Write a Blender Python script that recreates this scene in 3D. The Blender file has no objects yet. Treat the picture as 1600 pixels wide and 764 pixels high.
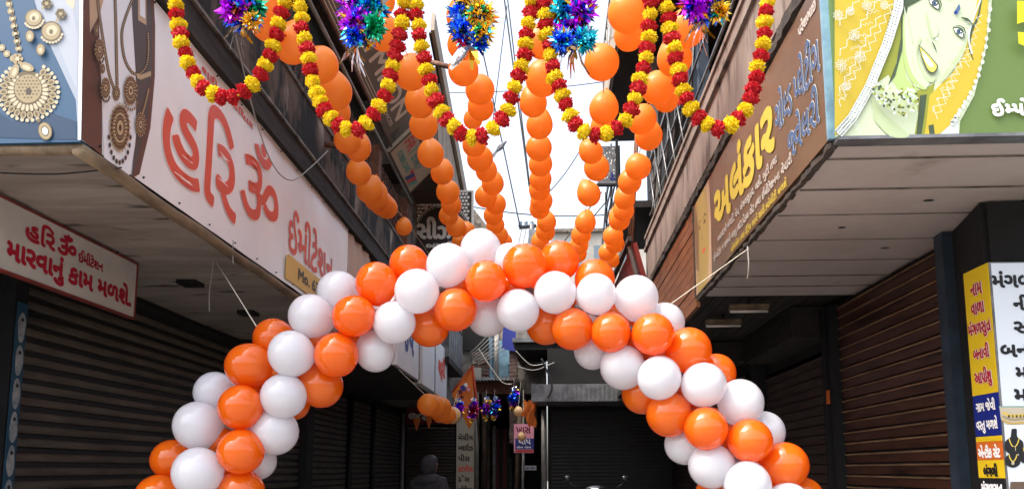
import bpy, math, random
from mathutils import Vector, Matrix
R = math.radians
rnd = random.Random(7)
sc = bpy.context.scene
col = sc.collection

# ------------------------------------------------------------------ camera, sky, sun, exposure
PITCH = math.atan(0.12917)
YAW = math.atan(0.05 / (math.cos(PITCH) + 0.12917 * math.sin(PITCH)))
EYE = Vector((0, 0, 1.6))
cam = bpy.data.cameras.new('camera')
cam.sensor_width = 36; cam.lens = 27.0; cam.shift_y = 198 / 1600
cam.clip_start = 0.05; cam.clip_end = 3000
camo = bpy.data.objects.new('camera', cam); col.objects.link(camo)
camo.location = EYE; camo.rotation_euler = (math.pi / 2 + PITCH, 0, YAW)
sc.camera = camo

SUN_EL, SUN_AZ = R(58), R(240)          # azimuth clockwise from +Y: high, to the left and behind
world = bpy.data.worlds.new('World'); sc.world = world; world.use_nodes = True
wn, wl = world.node_tree.nodes, world.node_tree.links
bg = wn['Background']
sky = wn.new('ShaderNodeTexSky'); sky.sky_type = 'NISHITA'; sky.sun_disc = False
sky.sun_elevation = SUN_EL; sky.sun_rotation = SUN_AZ
sky.air_density = 1.0; sky.dust_density = 6.0; sky.ozone_density = 0.6
hs = wn.new('ShaderNodeHueSaturation'); hs.inputs['Saturation'].default_value = 0.6
wl.new(sky.outputs[0], hs.inputs['Color']); wl.new(hs.outputs[0], bg.inputs['Color'])
bg.inputs["Strength"].default_value = 0.15
sl = bpy.data.lights.new('sun', 'SUN'); sl.energy = 0.5; sl.angle = R(14); sl.color = (1, .95, .87)
so = bpy.data.objects.new('sun', sl); col.objects.link(so)
sd = Vector((math.sin(SUN_AZ) * math.cos(SUN_EL), math.cos(SUN_AZ) * math.cos(SUN_EL), math.sin(SUN_EL)))
so.rotation_euler = sd.to_track_quat('Z', 'Y').to_euler(); so.location = (0, -5, 20)
sc.view_settings.view_transform = 'Standard'; sc.view_settings.look = 'None'
sc.view_settings.exposure = 1.92; sc.view_settings.gamma = 1.0
sc.view_settings.use_curve_mapping = False
sc.render.engine = 'CYCLES'
sc.cycles.max_bounces = 8

# ------------------------------------------------------------------ helpers
_f = Vector((-math.sin(YAW) * math.cos(PITCH), math.cos(YAW) * math.cos(PITCH), math.sin(PITCH)))
_r = Vector((math.cos(YAW), math.sin(YAW), 0)); _u = _r.cross(_f)
def at(px, py, ax, val):
    """world point where the sight line through photo pixel (px,py) meets the plane X/Y/Z = val"""
    d = _f + (px - 800) / 1200 * _r - (py - 580) / 1200 * _u
    i = 'XYZ'.index(ax); t = (val - EYE[i]) / d[i]
    return EYE + d * t
def depth(P): return (Vector(P) - EYE).dot(_f)
V = Vector

MATS = {}
def mat(name, c1, c2=None, scale=4.0, rough=.6, metal=0.0, bump=0.0, stretch=(1, 1, 1), spec=.5, transl=0.0,
        emit=None, detail=4.0, lo=.35, hi=.65, coat=0.0, c3=None, s3=1.2, lo3=.5, hi3=.7, sss=0.0, bscale=None):
    m = bpy.data.materials.new(name); m.use_nodes = True
    nt = m.node_tree; N, L = nt.nodes, nt.links
    b = N['Principled BSDF']
    b.inputs['Base Color'].default_value = (*c1, 1); b.inputs['Roughness'].default_value = rough
    b.inputs['Metallic'].default_value = metal; b.inputs['Specular IOR Level'].default_value = spec
    if coat: b.inputs['Coat Weight'].default_value = coat; b.inputs['Coat Roughness'].default_value = .08
    if sss: b.inputs['Subsurface Weight'].default_value = sss; b.inputs['Subsurface Radius'].default_value = (.05, .03, .02)
    colsock = None
    if c2 is not None or bump:
        g = N.new('ShaderNodeNewGeometry'); mp = N.new('ShaderNodeMapping')
        mp.inputs['Scale'].default_value = stretch; L.new(g.outputs['Position'], mp.inputs['Vector'])
        n = N.new('ShaderNodeTexNoise'); n.inputs['Scale'].default_value = scale; n.inputs['Detail'].default_value = detail
        n.inputs['Roughness'].default_value = .65
        L.new(mp.outputs[0], n.inputs['Vector'])
        if c2 is not None:
            mr = N.new('ShaderNodeMapRange'); mr.inputs['From Min'].default_value = lo; mr.inputs['From Max'].default_value = hi
            L.new(n.outputs['Fac'], mr.inputs['Value'])
            mx = N.new('ShaderNodeMix'); mx.data_type = 'RGBA'
            mx.inputs['A'].default_value = (*c1, 1); mx.inputs['B'].default_value = (*c2, 1)
            L.new(mr.outputs[0], mx.inputs['Factor']); colsock = mx.outputs['Result']
            if c3 is not None:
                n3 = N.new('ShaderNodeTexNoise'); n3.inputs['Scale'].default_value = s3; n3.inputs['Detail'].default_value = 6
                L.new(mp.outputs[0], n3.inputs['Vector'])
                r3 = N.new('ShaderNodeMapRange'); r3.inputs['From Min'].default_value = lo3; r3.inputs['From Max'].default_value = hi3
                L.new(n3.outputs['Fac'], r3.inputs['Value'])
                m3 = N.new('ShaderNodeMix'); m3.data_type = 'RGBA'; m3.inputs['B'].default_value = (*c3, 1)
                L.new(colsock, m3.inputs['A']); L.new(r3.outputs[0], m3.inputs['Factor']); colsock = m3.outputs['Result']
            L.new(colsock, b.inputs['Base Color'])
            rr = N.new('ShaderNodeMapRange'); rr.inputs['To Min'].default_value = max(.02, rough - .1); rr.inputs['To Max'].default_value = min(1, rough + .12)
            L.new(n.outputs['Fac'], rr.inputs['Value']); L.new(rr.outputs[0], b.inputs['Roughness'])
        if bump:
            nb = N.new('ShaderNodeTexNoise'); nb.inputs['Scale'].default_value = bscale or scale * 6; nb.inputs['Detail'].default_value = 6
            L.new(mp.outputs[0], nb.inputs['Vector'])
            bp = N.new('ShaderNodeBump'); bp.inputs['Strength'].default_value = min(1, bump); bp.inputs['Distance'].default_value = .01
            L.new(nb.outputs['Fac'], bp.inputs['Height']); L.new(bp.outputs[0], b.inputs['Normal'])
    if transl:
        out = N['Material Output']; tr = N.new('ShaderNodeBsdfTranslucent'); ms = N.new('ShaderNodeMixShader')
        tr.inputs['Color'].default_value = (*c1, 1); ms.inputs[0].default_value = transl
        if colsock: L.new(colsock, tr.inputs['Color'])
        L.new(b.outputs[0], ms.inputs[1]); L.new(tr.outputs[0], ms.inputs[2]); L.new(ms.outputs[0], out.inputs['Surface'])
    MATS[name] = m
    return m
def flat(name, c, rough=.5, **k): return mat(name, c, rough=rough, spec=.25, **k)

class MB:
    def __init__(s): s.v = []; s.f = []; s.mi = []; s.mats = []; s.sm = []
    def slot(s, m):
        m = MATS[m] if isinstance(m, str) else m
        if m not in s.mats: s.mats.append(m)
        return s.mats.index(m)
    def add(s, vs, fs, m, smooth=False):
        o = len(s.v); k = s.slot(m)
        s.v += [tuple(p) for p in vs]
        for f in fs: s.f.append([i + o for i in f]); s.mi.append(k); s.sm.append(smooth)
        return s
    def box(s, x0, x1, y0, y1, z0, z1, m):
        vs = [(x, y, z) for z in (z0, z1) for y in (y0, y1) for x in (x0, x1)]
        return s.add(vs, [(0, 2, 3, 1), (4, 5, 7, 6), (0, 1, 5, 4), (2, 6, 7, 3), (0, 4, 6, 2), (1, 3, 7, 5)], m)
    def bar(s, a, b, w, h, m, up=(0, 0, 1)):
        """box beam from a to b"""
        a, b = V(a), V(b); d = (b - a).normalized(); sd_ = d.cross(V(up))
        if sd_.length < 1e-4: sd_ = d.cross(V((1, 0, 0)))
        sd_.normalize(); u_ = sd_.cross(d)
        vs = []
        for p in (a, b):
            for i, j in ((-1, -1), (1, -1), (1, 1), (-1, 1)): vs.append(p + sd_ * w / 2 * i + u_ * h / 2 * j)
        return s.add(vs, [(3, 2, 1, 0), (4, 5, 6, 7), (0, 1, 5, 4), (1, 2, 6, 5), (2, 3, 7, 6), (3, 0, 4, 7)], m)
    def tube(s, pts, r, m, seg=8, twist=0.0, rs=None):
        pts = [V(p) for p in pts]; n = len(pts); vs = []; fs = []
        prev = None
        for i, p in enumerate(pts):
            d = (pts[min(i + 1, n - 1)] - pts[max(i - 1, 0)]).normalized()
            if prev is None:
                a = d.cross(V((0, 0, 1)))
                if a.length < 1e-3: a = d.cross(V((1, 0, 0)))
            else: a = prev - d * prev.dot(d)
            a.normalize(); prev = a; b = d.cross(a)
            q = rs[i] if rs else r
            for k in range(seg):
                t = 2 * math.pi * k / seg + twist * i
                vs.append(p + (a * math.cos(t) + b * math.sin(t)) * q)
        for i in range(n - 1):
            for k in range(seg):
                k2 = (k + 1) % seg
                fs.append((i * seg + k, i * seg + k2, (i + 1) * seg + k2, (i + 1) * seg + k))
        fs.append(tuple(range(seg))[::-1]); fs.append(tuple((n - 1) * seg + k for k in range(seg)))
        return s.add(vs, fs, m, seg > 5)
    def prism(s, poly, off, m):
        """polygon of 3-D points extruded by vector off"""
        n = len(poly); off = V(off)
        vs = [V(p) for p in poly] + [V(p) + off for p in poly]
        fs = [tuple(range(n)), tuple(range(2 * n - 1, n - 1, -1))]
        fs += [(i, i + n, (i + 1) % n + n, (i + 1) % n) for i in range(n)]
        return s.add(vs, fs, m)
    def lathe(s, prof, m, seg=16, mtx=None):
        """profile of (radius, height) about z"""
        vs = []; fs = []; n = len(prof)
        for (r_, z_) in prof:
            for k in range(seg):
                t = 2 * math.pi * k / seg; vs.append(V((r_ * math.cos(t), r_ * math.sin(t), z_)))
        if mtx: vs = [mtx @ p for p in vs]
        for i in range(n - 1):
            for k in range(seg):
                k2 = (k + 1) % seg; fs.append((i * seg + k, i * seg + k2, (i + 1) * seg + k2, (i + 1) * seg + k))
        fs.append(tuple(range(seg))[::-1]); fs.append(tuple((n - 1) * seg + k for k in range(seg)))
        return s.add(vs, fs, m, True)
    def mesh(s, name, org=V((0, 0, 0))):
        me = bpy.data.meshes.new(name)
        me.from_pydata([tuple(V(p) - org) for p in s.v], [], s.f)
        for m in s.mats: me.materials.append(m)
        me.polygons.foreach_set('material_index', s.mi); me.polygons.foreach_set('use_smooth', s.sm)
        me.update(); return me
    def build(s, name, parent=None, **k):
        o = bpy.data.objects.new(name, s.mesh(name, root_loc(parent))); col.objects.link(o)
        if parent: o.parent = parent
        tagp(o, **k); return o
def root_loc(p):
    if p is None: return V((0, 0, 0))
    l = V((0, 0, 0))
    while p is not None: l += p.location; p = p.parent
    return l
def tagp(o, label=None, cat=None, group=None, kind=None):
    if label: o['label'] = label
    if cat: o['category'] = cat
    if group: o['group'] = group
    if kind: o['kind'] = kind
    return o
def thing(name, label, cat, loc=(0, 0, 0), group=None):
    o = bpy.data.objects.new(name, None); o.empty_display_size = .1; col.objects.link(o); o.location = loc
    return tagp(o, label, cat, group)
def inst(name, me, parent, loc, rot=None, scale=None, **k):
    """another object on shared mesh data, loc in world space"""
    o = bpy.data.objects.new(name, me); col.objects.link(o)
    o.location = V(loc) - root_loc(parent)
    if parent: o.parent = parent
    if rot is not None:
        o.rotation_mode = 'QUATERNION'; o.rotation_quaternion = rot
    if scale is not None: o.scale = (scale,) * 3 if not hasattr(scale, '__len__') else scale
    tagp(o, **k); return o

# ------------------------------------------------------------------ lettering (flat print on signs)
_cache = {}
def glyphs(s):
    if s in _cache: return _cache[s]
    c = bpy.data.curves.new('lettering', 'FONT'); c.body = s; c.resolution_u = 4
    o = bpy.data.objects.new('lettering', c)
    me = o.to_mesh()
    vs = [(v.co.x, v.co.y) for v in me.vertices]; fs = [tuple(p.vertices) for p in me.polygons]
    o.to_mesh_clear(); bpy.data.objects.remove(o); bpy.data.curves.remove(c)
    _cache[s] = (vs, fs); return vs, fs
def layout(s):
    """'~' after a consonant makes its half form (right stem cut off), '^' adds the slanting r-stroke"""
    segs = []; cur = ''
    for ch in s:
        if ch in '~^':
            if len(cur) > 1: segs.append((cur[:-1], ''))
            segs.append((cur[-1], ch)); cur = ''
        else: cur += ch
    if cur: segs.append((cur, ''))
    V2, F2, x = [], [], 0.0
    for t, mk in segs:
        lead = len(t) - len(t.lstrip(' ')); x += .22 * lead
        tt = t.strip(' ')
        if not tt: continue
        vs, fs = glyphs(tt)
        if not vs: continue
        x0 = min(v[0] for v in vs); x1 = max(v[0] for v in vs)
        if mk == '~':
            cut = x1 - .19
            vs = [(min(v[0], cut), v[1]) for v in vs]; x1 = cut
        o = len(V2)
        V2 += [(v[0] - x0 + x, v[1]) for v in vs]; F2 += [tuple(i + o for i in f) for f in fs]
        if mk == '^':
            o = len(V2); xr = x + x1 - x0
            V2 += [(xr - .04, .28), (xr - .04, .2), (xr - .3, -.06), (xr - .34, 0)]; F2.append((o, o + 1, o + 2, o + 3))
        x += x1 - x0 + (.01 if mk == '~' else .055) + .22 * (len(t) - len(t.rstrip(' ')))
    return V2, F2
def text(parent, s, m, P0, U, w, h=None, bold=0.0, lift=.003, Vd=(0, 0, 1), mb=None, name='lettering', warp=None):
    U = V(U).normalized(); Vd = V(Vd).normalized(); N = U.cross(Vd); P0 = V(P0)
    vs, fs = layout(s)
    x0 = min(v[0] for v in vs); x1 = max(v[0] for v in vs); y0 = min(v[1] for v in vs); y1 = max(v[1] for v in vs)
    sx = w / (x1 - x0); sy = sx if h is None else h / (y1 - y0)
    own = mb is None; mb = mb or MB()
    offs = [(0, 0)]
    if bold:
        offs += [(bold * math.cos(a), bold * math.sin(a)) for a in [k * math.pi / 4 for k in range(8)]]
    for i, (dx, dy) in enumerate(offs):
        mb.add([(warp or V)(P0 + U * ((v[0] - x0) * sx + dx) + Vd * ((v[1] - y0) * sy + dy) + N * (lift + .00012 * i)) for v in vs], fs, m)
    if own: return mb.build(name, parent)

class Print:
    """flat printed shapes on one sign face; pt maps (a,b) to the face, N lifts each layer"""
    def __init__(s, pt, N): s.pt = pt; s.N = V(N); s.mb = MB(); s.n = 0
    def poly(s, pts, m, up=True):
        if up: s.n += 1
        s.mb.add([s.pt(*p) + s.N * (.0012 + .00022 * s.n) for p in pts], [tuple(range(len(pts)))], m)
    def ell(s, cx, cy, rx, ry, m, k=18, a=0.0, up=True):
        ca, sa = math.cos(a), math.sin(a)
        s.poly([(cx + rx * math.cos(t) * ca - ry * math.sin(t) * sa, cy + rx * math.cos(t) * sa + ry * math.sin(t) * ca)
                for t in [2 * math.pi * i / k for i in range(k)]], m, up)
    def line(s, pts, w, m, taper=False):
        s.n += 1; n = len(pts); L, Rr = [], []
        for i, p in enumerate(pts):
            a = pts[max(i - 1, 0)]; b = pts[min(i + 1, n - 1)]
            dx, dy = b[0] - a[0], b[1] - a[1]; l = math.hypot(dx, dy) or 1
            q = w / 2 * ((1 - abs(2 * i / (n - 1) - 1) * .8) if taper else 1)
            L.append((p[0] - dy / l * q, p[1] + dx / l * q)); Rr.append((p[0] + dy / l * q, p[1] - dx / l * q))
        P = [s.pt(*p) + s.N * (.0012 + .00022 * s.n) for p in L + Rr]
        s.mb.add(P, [(i, i + 1, n + i + 1, n + i) for i in range(n - 1)], m)
    def beads(s, pts, r, m, m2=None, step=1.9):
        d = 0
        for (a, b) in zip(pts[:-1], pts[1:]):
            l = math.hypot(b[0] - a[0], b[1] - a[1]); t = d
            while t < l:
                x, y = a[0] + (b[0] - a[0]) * t / l, a[1] + (b[1] - a[1]) * t / l
                s.ell(x, y, r, r, m, 10, up=False)
                if m2:
                    s.n += 1; s.ell(x, y, r * .5, r * .5, m2, 8, up=False); s.n -= 1
                t += r * step
            d = t - l
        s.n += 2
    def build(s, parent, name='printed_picture'): return s.mb.build(name, parent)
def curve(pts, n=8):
    out = []
    P = [pts[0]] + list(pts) + [pts[-1]]
    for i in range(1, len(P) - 2):
        for k in range(n):
            t = k / n
            out.append(tuple(.5 * (2 * P[i][j] + (P[i + 1][j] - P[i - 1][j]) * t + (2 * P[i - 1][j] - 5 * P[i][j] + 4 * P[i + 1][j] - P[i + 2][j]) * t * t
                       + (3 * P[i][j] - P[i - 1][j] - 3 * P[i + 1][j] + P[i + 2][j]) * t ** 3) for j in range(len(pts[0]))))
    out.append(tuple(pts[-1])); return out

# ------------------------------------------------------------------ materials
mat('paving', (.24, .225, .205), (.15, .14, .13), 3, .85, bump=.4)
mat('soffit_left', (.33, .29, .25), (.2, .17, .145), 1.7, .9, bump=.6, stretch=(.5, 1.7, 1), c3=(.05, .038, .03), s3=4.5, lo3=.62, hi3=.7)
mat('soffit_right', (.5, .445, .415), (.42, .37, .34), 1.9, .5, bump=.12, c3=(.2, .15, .12), s3=2.6, lo3=.66, hi3=.8)
mat('old_wood', (.03, .021, .015), (.009, .0065, .005), 5, .85, bump=.6, stretch=(3, .4, 3))
mat('fascia_wood', (.24, .17, .1), (.1, .07, .042), 6, .7, bump=.4, stretch=(2, .5, 2))
mat('stained_plaster', (.1, .066, .044), (.006, .0045, .004), 2.6, .9, bump=.9, stretch=(1, 1.1, .55), lo=.42, hi=.54, c3=(.34, .29, .24), s3=2.0, lo3=.62, hi3=.69)
mat('ledge_plaster', (.2, .17, .14), (.05, .04, .032), 7, .9, bump=.5)
mat('right_plaster', (.26, .205, .17), (.17, .125, .1), 2.6, .88, bump=.6, stretch=(1.5, 1.5, .45), c3=(.06, .04, .03), s3=5, lo3=.55, hi3=.72)
mat('black_gap', (.022, .017, .014), (.06, .045, .035), 8, .95, bump=.7)
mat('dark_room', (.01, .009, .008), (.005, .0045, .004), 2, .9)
mat('dark_timber', (.018, .0135, .011), (.008, .006, .005), 6, .7, bump=.4, stretch=(3, .4, 3))
mat('shutter_left', (.12, .102, .082), (.07, .058, .046), 5, .5, metal=.35, bump=.15, stretch=(1, .5, 2), c3=(.022, .02, .02), s3=2.4, lo3=.56, hi3=.75)
mat('shutter_groove', (.004, .0055, .008), (.007, .008, .009), 6, .6)
mat('shutter_right', (.095, .039, .024), (.055, .022, .014), 3, .34, metal=.25, bump=.15, stretch=(1, .6, 4), c3=(.012, .006, .004), s3=3, lo3=.56, hi3=.75)
mat('shutter_lip', (.34, .21, .11), (.15, .085, .045), 5, .4, metal=.3)
mat('shutter_right_dull', (.055, .032, .024), (.03, .017, .013), 3, .5, metal=.2, bump=.15, stretch=(1, .6, 4))
mat('shutter_far', (.016, .017, .018), (.009, .0095, .01), 6, .45, metal=.3)
mat('dark_post', (.009, .0095, .011), (.005, .005, .006), 5, .6, metal=.2)
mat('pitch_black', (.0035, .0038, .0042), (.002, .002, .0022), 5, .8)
mat('blue_post', (.035, .055, .08), (.02, .03, .045), 6, .5, metal=.2, bump=.2)
mat('pale_pole', (.26, .255, .24), (.16, .155, .14), 6, .5)
mat('plank', (.26, .095, .032), (.12, .04, .015), 5, .5, bump=.3, stretch=(3, .5, 3), lo=.3, hi=.75)
mat('rust', (.2, .085, .045), (.09, .04, .025), 9, .85, bump=.6)
mat('grille_iron', (.13, .065, .045), (.06, .035, .028), 12, .8, metal=.2, bump=.4)
mat('steel_rail', (.2, .2, .2), (.07, .07, .07), 8, .4, metal=.7)
mat('cream_wall', (.36, .3, .235), (.26, .21, .16), 2, .9, bump=.3)
mat('grey_wall', (.24, .22, .2), (.09, .078, .068), 4, .9, bump=.7, c3=(.3, .27, .24), s3=3.2, lo3=.57, hi3=.66)
mat('far_plaster', (.4, .38, .34), (.3, .285, .25), .6, .9)
mat('old_brick', (.2, .13, .11), (.1, .065, .06), 9, .9, bump=.5)
mat('tin', (.24, .245, .25), (.12, .12, .125), 5, .5, metal=.6, bump=.2)
mat('red_paint', (.42, .065, .05), (.3, .045, .04), 4, .6, bump=.2)
mat('blue_paint', (.2, .36, .45), (.12, .22, .3), 6, .6, bump=.2)
mat('timber_brown', (.1, .066, .043), (.035, .023, .016), 6, .8, bump=.4, stretch=(2, 2, .5))
mat('cable_black', (.02, .02, .02), rough=.6)
mat('cable_white', (.3, .285, .26), rough=.6)
mat('rope', (.6, .55, .45), rough=.9)
# prints
mat('flex_white', (.84, .835, .83), (.76, .755, .75), 1.4, .36, bump=.35, bscale=2.2, stretch=(1, 1, .6), c3=(.5, .48, .45), s3=.9, lo3=.62, hi3=.8)
for n_, c_ in dict(flex_red=(.7, .105, .065), flex_red_edge=(.93, .72, .68), flex_brown=(.13, .06, .045), flex_dark=(.085, .07, .065),
                   flex_pale=(.78, .78, .8), flex_yellow=(.72, .45, .08), flex_ink=(.05, .04, .03), flex_blue=(.026, .075, .145),
                   flex_blue2=(0.0135, 0.04, 0.0863), flex_sky=(0.258, 0.295, 0.357), flex_sky2=(0.307, 0.338, 0.394), gold=(0.271, 0.217, 0.123), gold_dark=(0.107, 0.082, 0.0451), gold_pale=(0.41, 0.361, 0.246),
                   bronze=(.25, .15, .08), bronze_dark=(.07, .04, .025), bronze_pale=(.52, .38, .22), cloth_beige=(.5, .34, .22),
                   sign_yellow=(.55, .4, .06), sign_steel=(.06, .11, .22), sign_outline=(.6, .61, .6), sign_white=(.5, .45, .4), face_tan=(.4, .28, .09), skin_line=(.12, .06, .03),
                   bride_skin=(0.451, 0.525, 0.361), bride_shade=(0.344, 0.459, 0.164), bride_yellow=(0.451, 0.344, 0.0328), bride_lace=(0.508, 0.558, 0.525), bride_mid=(.38, .46, .27), bride_dark=(.05, .075, .04), bride_green=(0.105, 0.165, 0.047),
                   bride_olive=(0.221, 0.246, 0.0328), bride_lip=(0.508, 0.451, 0.0984), bright_yellow=(0.508, 0.467, 0.0164), box_yellow=(0.612, 0.425, 0.0127), box_blue=(.008, .018, .17), box_orange=(0.527, 0.119, 0.017),
                   box_white=(0.561, 0.612, 0.663), box_black=(.012, .012, .014), box_red=(.36, .012, .03), print_white=(.8, .8, .8), board_cream=(.42, .37, .28), salon_brown=(.045, .035, .03),
                   salon_cream=(.7, .67, .6), grey_board=(.16, .155, .14), teal_print=(.1, .3, .26), poster_pink=(.75, .32, .42), poster_blue=(.03, .04, .22), maroon=(.13, .012, .02),
                   red_print=(.5, .05, .05), sticker_blue=(.014, .05, .085)).items():
    flat(n_, c_)
mat('board_white', (.55, .54, .5), (.46, .45, .42), 3, .45)
mat('sign_brown', (.135, .088, .048), (.088, .055, .03), 1.1, .35, bump=.03, lo=.3, hi=.7)
mat('red_metal', (.22, .03, .025), (.12, .025, .02), 9, .5)
mat('sticker', (.3, .3, .29), (.13, .16, .18), 22, .6)
# balloons, flowers, foil
mat('orange_latex', (.98, .215, .01), rough=.14, transl=.48, coat=1.0)
mat('white_latex', (.86, .88, .925), rough=.14, transl=.45, coat=1.0)
mat('peach_latex', (1.0, .42, .075), rough=.32, transl=.6)
mat('pale_latex', (.9, .62, .32), rough=.4, transl=.3)
mat('marigold_yellow', (.82, .62, .006), rough=.75, transl=.3)
mat('marigold_red', (.52, .006, .014), rough=.75, transl=.25)
for n_, c_ in dict(foil_purple=(.5, .03, .72), foil_blue=(.03, .15, .8), foil_teal=(.03, .5, .66), foil_green=(.03, .48, .28), foil_gold=(.8, .5, .06), foil_silver=(.85, .85, .88), foil_pink=(.6, .05, .2)).items():
    mat(n_, c_, rough=.15, metal=.95)
mat('jacket', (.03, .03, .034), (.016, .016, .018), 9, .8)
mat('trouser', (.025, .025, .03), rough=.85)
mat('skin', (.16, .08, .05), rough=.55)
mat('hair', (.012, .01, .009), rough=.5)
mat('feather', (.2, .2, .22), (.1, .1, .115), 25, .7)
mat('flag_orange', (.8, .2, .03), rough=.7, transl=.4)
mat('flag_red', (.55, .07, .02), rough=.7, transl=.3)
mat('bulb_tube', (.7, .68, .62), rough=.3)
mat('scooter_black', (.015, .015, .017), rough=.25, coat=.5)
mat('mirror', (.8, .82, .85), rough=.05, metal=1)
mat('glass', (.1, .14, .17), rough=.1, spec=.8)

# ------------------------------------------------------------------ ground
MB().box(-60, 60, -40, 120, -.3, 0, 'paving').build('ground', kind='structure', label='dark paved market lane')

# ------------------------------------------------------------------ roller shutters
SLAT_L = [(0, 0), (.004, .016), (.022, .024), (.046, .024), (.056, .014), (.06, .002), (.09, .0)]
SLAT_R = [(0, .002), (.006, .014), (.064, .014), (.068, .026), (.08, .028), (.084, .004), (.09, .002)]
def shutter(parent, axis, plane, a0, a1, z0, z1, prof, mats, sgn, joined=False, pitch=.09):
    """roller shutter; axis 'Y': runs along Y at X=plane facing sgn*X; axis 'X': runs along X at Y=plane facing -Y"""
    def P(a, o, z): return (plane + sgn * o, a, z) if axis == 'Y' else (a, plane - o, z)
    b = MB()
    b.prism([P(a0, -.02, z0), P(a1, -.02, z0), P(a1, -.02, z1), P(a0, -.02, z1)], V(P(0, -.03, 0)) - V(P(0, 0, 0)), mats[1])
    b.prism([P(a0, .0, z0), P(a1, .0, z0), P(a1, .0, z0 + .07), P(a0, .0, z0 + .07)], V(P(0, .04, 0)) - V(P(0, 0, 0)), mats[2])
    sh = b.build('roller_shutter', parent)
    base = root_loc(sh); n = int((z1 - z0 - .08) / pitch)
    def strip(z):
        m = MB(); k = pitch / .09; mm = len(prof)
        for i in range(mm - 1):
            q, q2 = prof[i], prof[i + 1]
            ma = mats[1] if q2[1] < .006 else (mats[3] if q[1] > .02 and len(mats) > 3 else mats[0])
            m.add([P(a0, q[1], z + q[0] * k), P(a1, q[1], z + q[0] * k), P(a1, q2[1], z + q2[0] * k), P(a0, q2[1], z + q2[0] * k)], [(0, 1, 2, 3)], ma)
        return m
    if joined:
        m = MB()
        for i in range(n):
            t = strip(z0 + .08 + i * pitch)
            for f, k in zip(t.f, t.mi): m.add([t.v[j] for j in f], [tuple(range(len(f)))], t.mats[k])
        m.build('slats', sh, kind='stuff')
    else:
        me = strip(0).mesh('slat', V(P((a0 + a1) / 2, 0, 0)))
        for i in range(n):
            inst('slat', me, sh, P((a0 + a1) / 2, rnd.uniform(-.0025, .0025), z0 + .08 + i * pitch + rnd.uniform(-.0015, .0015)), rot=Matrix.Rotation(rnd.uniform(-.0022, .0022), 3, 'X' if axis == 'Y' else 'Y').to_quaternion())
    return sh

# ------------------------------------------------------------------ left near building
L1 = thing('shop_building', 'left shop building with soot-stained parapet and twisted iron grille above the white sign', 'building', (-3.4, 3.2, 0))
MB().box(-7, -3.46, 3.2, 11.3, 0, 3.05, 'dark_room').build('wall', L1)
b = MB()
ny, nx = 26, 8                                   # uneven slab underside
for i in range(ny):
    for j in range(nx):
        def zz(a, c): return 3.06 + .012 * math.sin(a * 2.1 + c * 3) * math.sin(c * 1.7 + .5 * a)
        x0, x1 = -7 + 4.9 * j / nx, -7 + 4.9 * (j + 1) / nx; y0, y1 = 3.2 + 6.4 * i / ny, 3.2 + 6.4 * (i + 1) / ny
        b.add([(x0, y0, zz(x0, y0)), (x0, y1, zz(x0, y1)), (x1, y1, zz(x1, y1)), (x1, y0, zz(x1, y0))], [(0, 1, 2, 3)], 'soffit_left')
b.box(-7, -2.11, 3.2, 9.6, 3.08, 3.16, 'soffit_left')
b.build('soffit', L1)
b = MB()
b.tube([(-2.105, 3.19 + .3 * i, 3.028 + .006 * math.sin(i * 1.9)) for i in range(20)], .034, 'fascia_wood', 10)
b.tube([(-2.105 - .35 * i, 3.215, 3.04 + .004 * math.sin(i * 2.2)) for i in range(13)], .028, 'fascia_wood', 8)
b.build('edge_moulding', L1)
MB().box(-7, -2.15, 3.26, 11.3, 3.17, 4.07, 'old_wood').build('upper_wall', L1)
MB().box(-2.2, -2.04, 3.26, 11.25, 4.085, 4.262, 'old_wood').build('beam', L1)
b = MB()
b.prism([(-2.22, 3.27, 4.266), (-2.02, 3.27, 4.266), (-2.03, 3.27, 4.3), (-2.08, 3.27, 4.318), (-2.22, 3.27, 4.318)], (0, 7.95, 0), 'ledge_plaster')
b.build('ledge', L1)
MB().box(-2.26, -2.085, 3.3, 11.2, 4.32, 4.78, 'stained_plaster').build('parapet', L1)
MB().box(-2.28, -2.07, 3.3, 11.22, 4.783, 4.82, 'ledge_plaster').build('coping', L1)
for y in (5.35, 7.2, 9.1, 11.0):
    MB().box(-2.3, -2.1, y - .08, y + .08, 4.823, 5.62, 'rust').build('pier', L1)
MB().box(-7, -2.75, 3.3, 11.3, 4.78, 8.0, 'dark_timber').build('back_wall', L1)
MB().box(-2.75, -2.12, 3.3, 10.5, 6.95, 7.1, 'timber_brown').build('upper_floor', L1)
g = MB()
for z in (4.95, 5.3): g.bar((-2.2, 4.2, z), (-2.2, 11.1, z), .03, .02, 'grille_iron')
gr = g.build('window_grille', L1)
tw = MB().tube([(0, 0, i * .04) for i in range(20)], .02, 'grille_iron', 4, twist=.55).mesh('bar')
for i in range(47):
    y = 4.3 + i * .145
    inst('bar', tw, gr, (-2.2, y, 4.82))
b = MB()
b.tube([(-2.07, 4.2, 5.66), (-2.07, 11.1, 5.6)], .022, 'pale_pole', 8)
b.tube([(-2.0, 4.2, 5.74), (-2.0, 9.4, 5.7)], .012, 'rust', 6)
b.build('hand_rail', L1)
shutter(L1, 'Y', -3.42, 4.72, 8.3, .05, 3.0, SLAT_L, ('shutter_left', 'shutter_groove', 'dark_post'), 1)
MB().box(-3.46, -3.36, 4.58, 4.70, 0, 3.04, 'dark_post').build('door_post', L1)
MB().box(-3.392, -3.375, 6.4, 6.56, 1.02, 1.08, 'tin').build('shutter_handle', L1)
p = MB()
p.box(-3.356, -3.35, 4.595, 4.69, .1, 2.66, 'sticker_blue')
strip_ = p.build('sticker_strip', L1, label='blue strip with worn white stickers on the door post')
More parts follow.
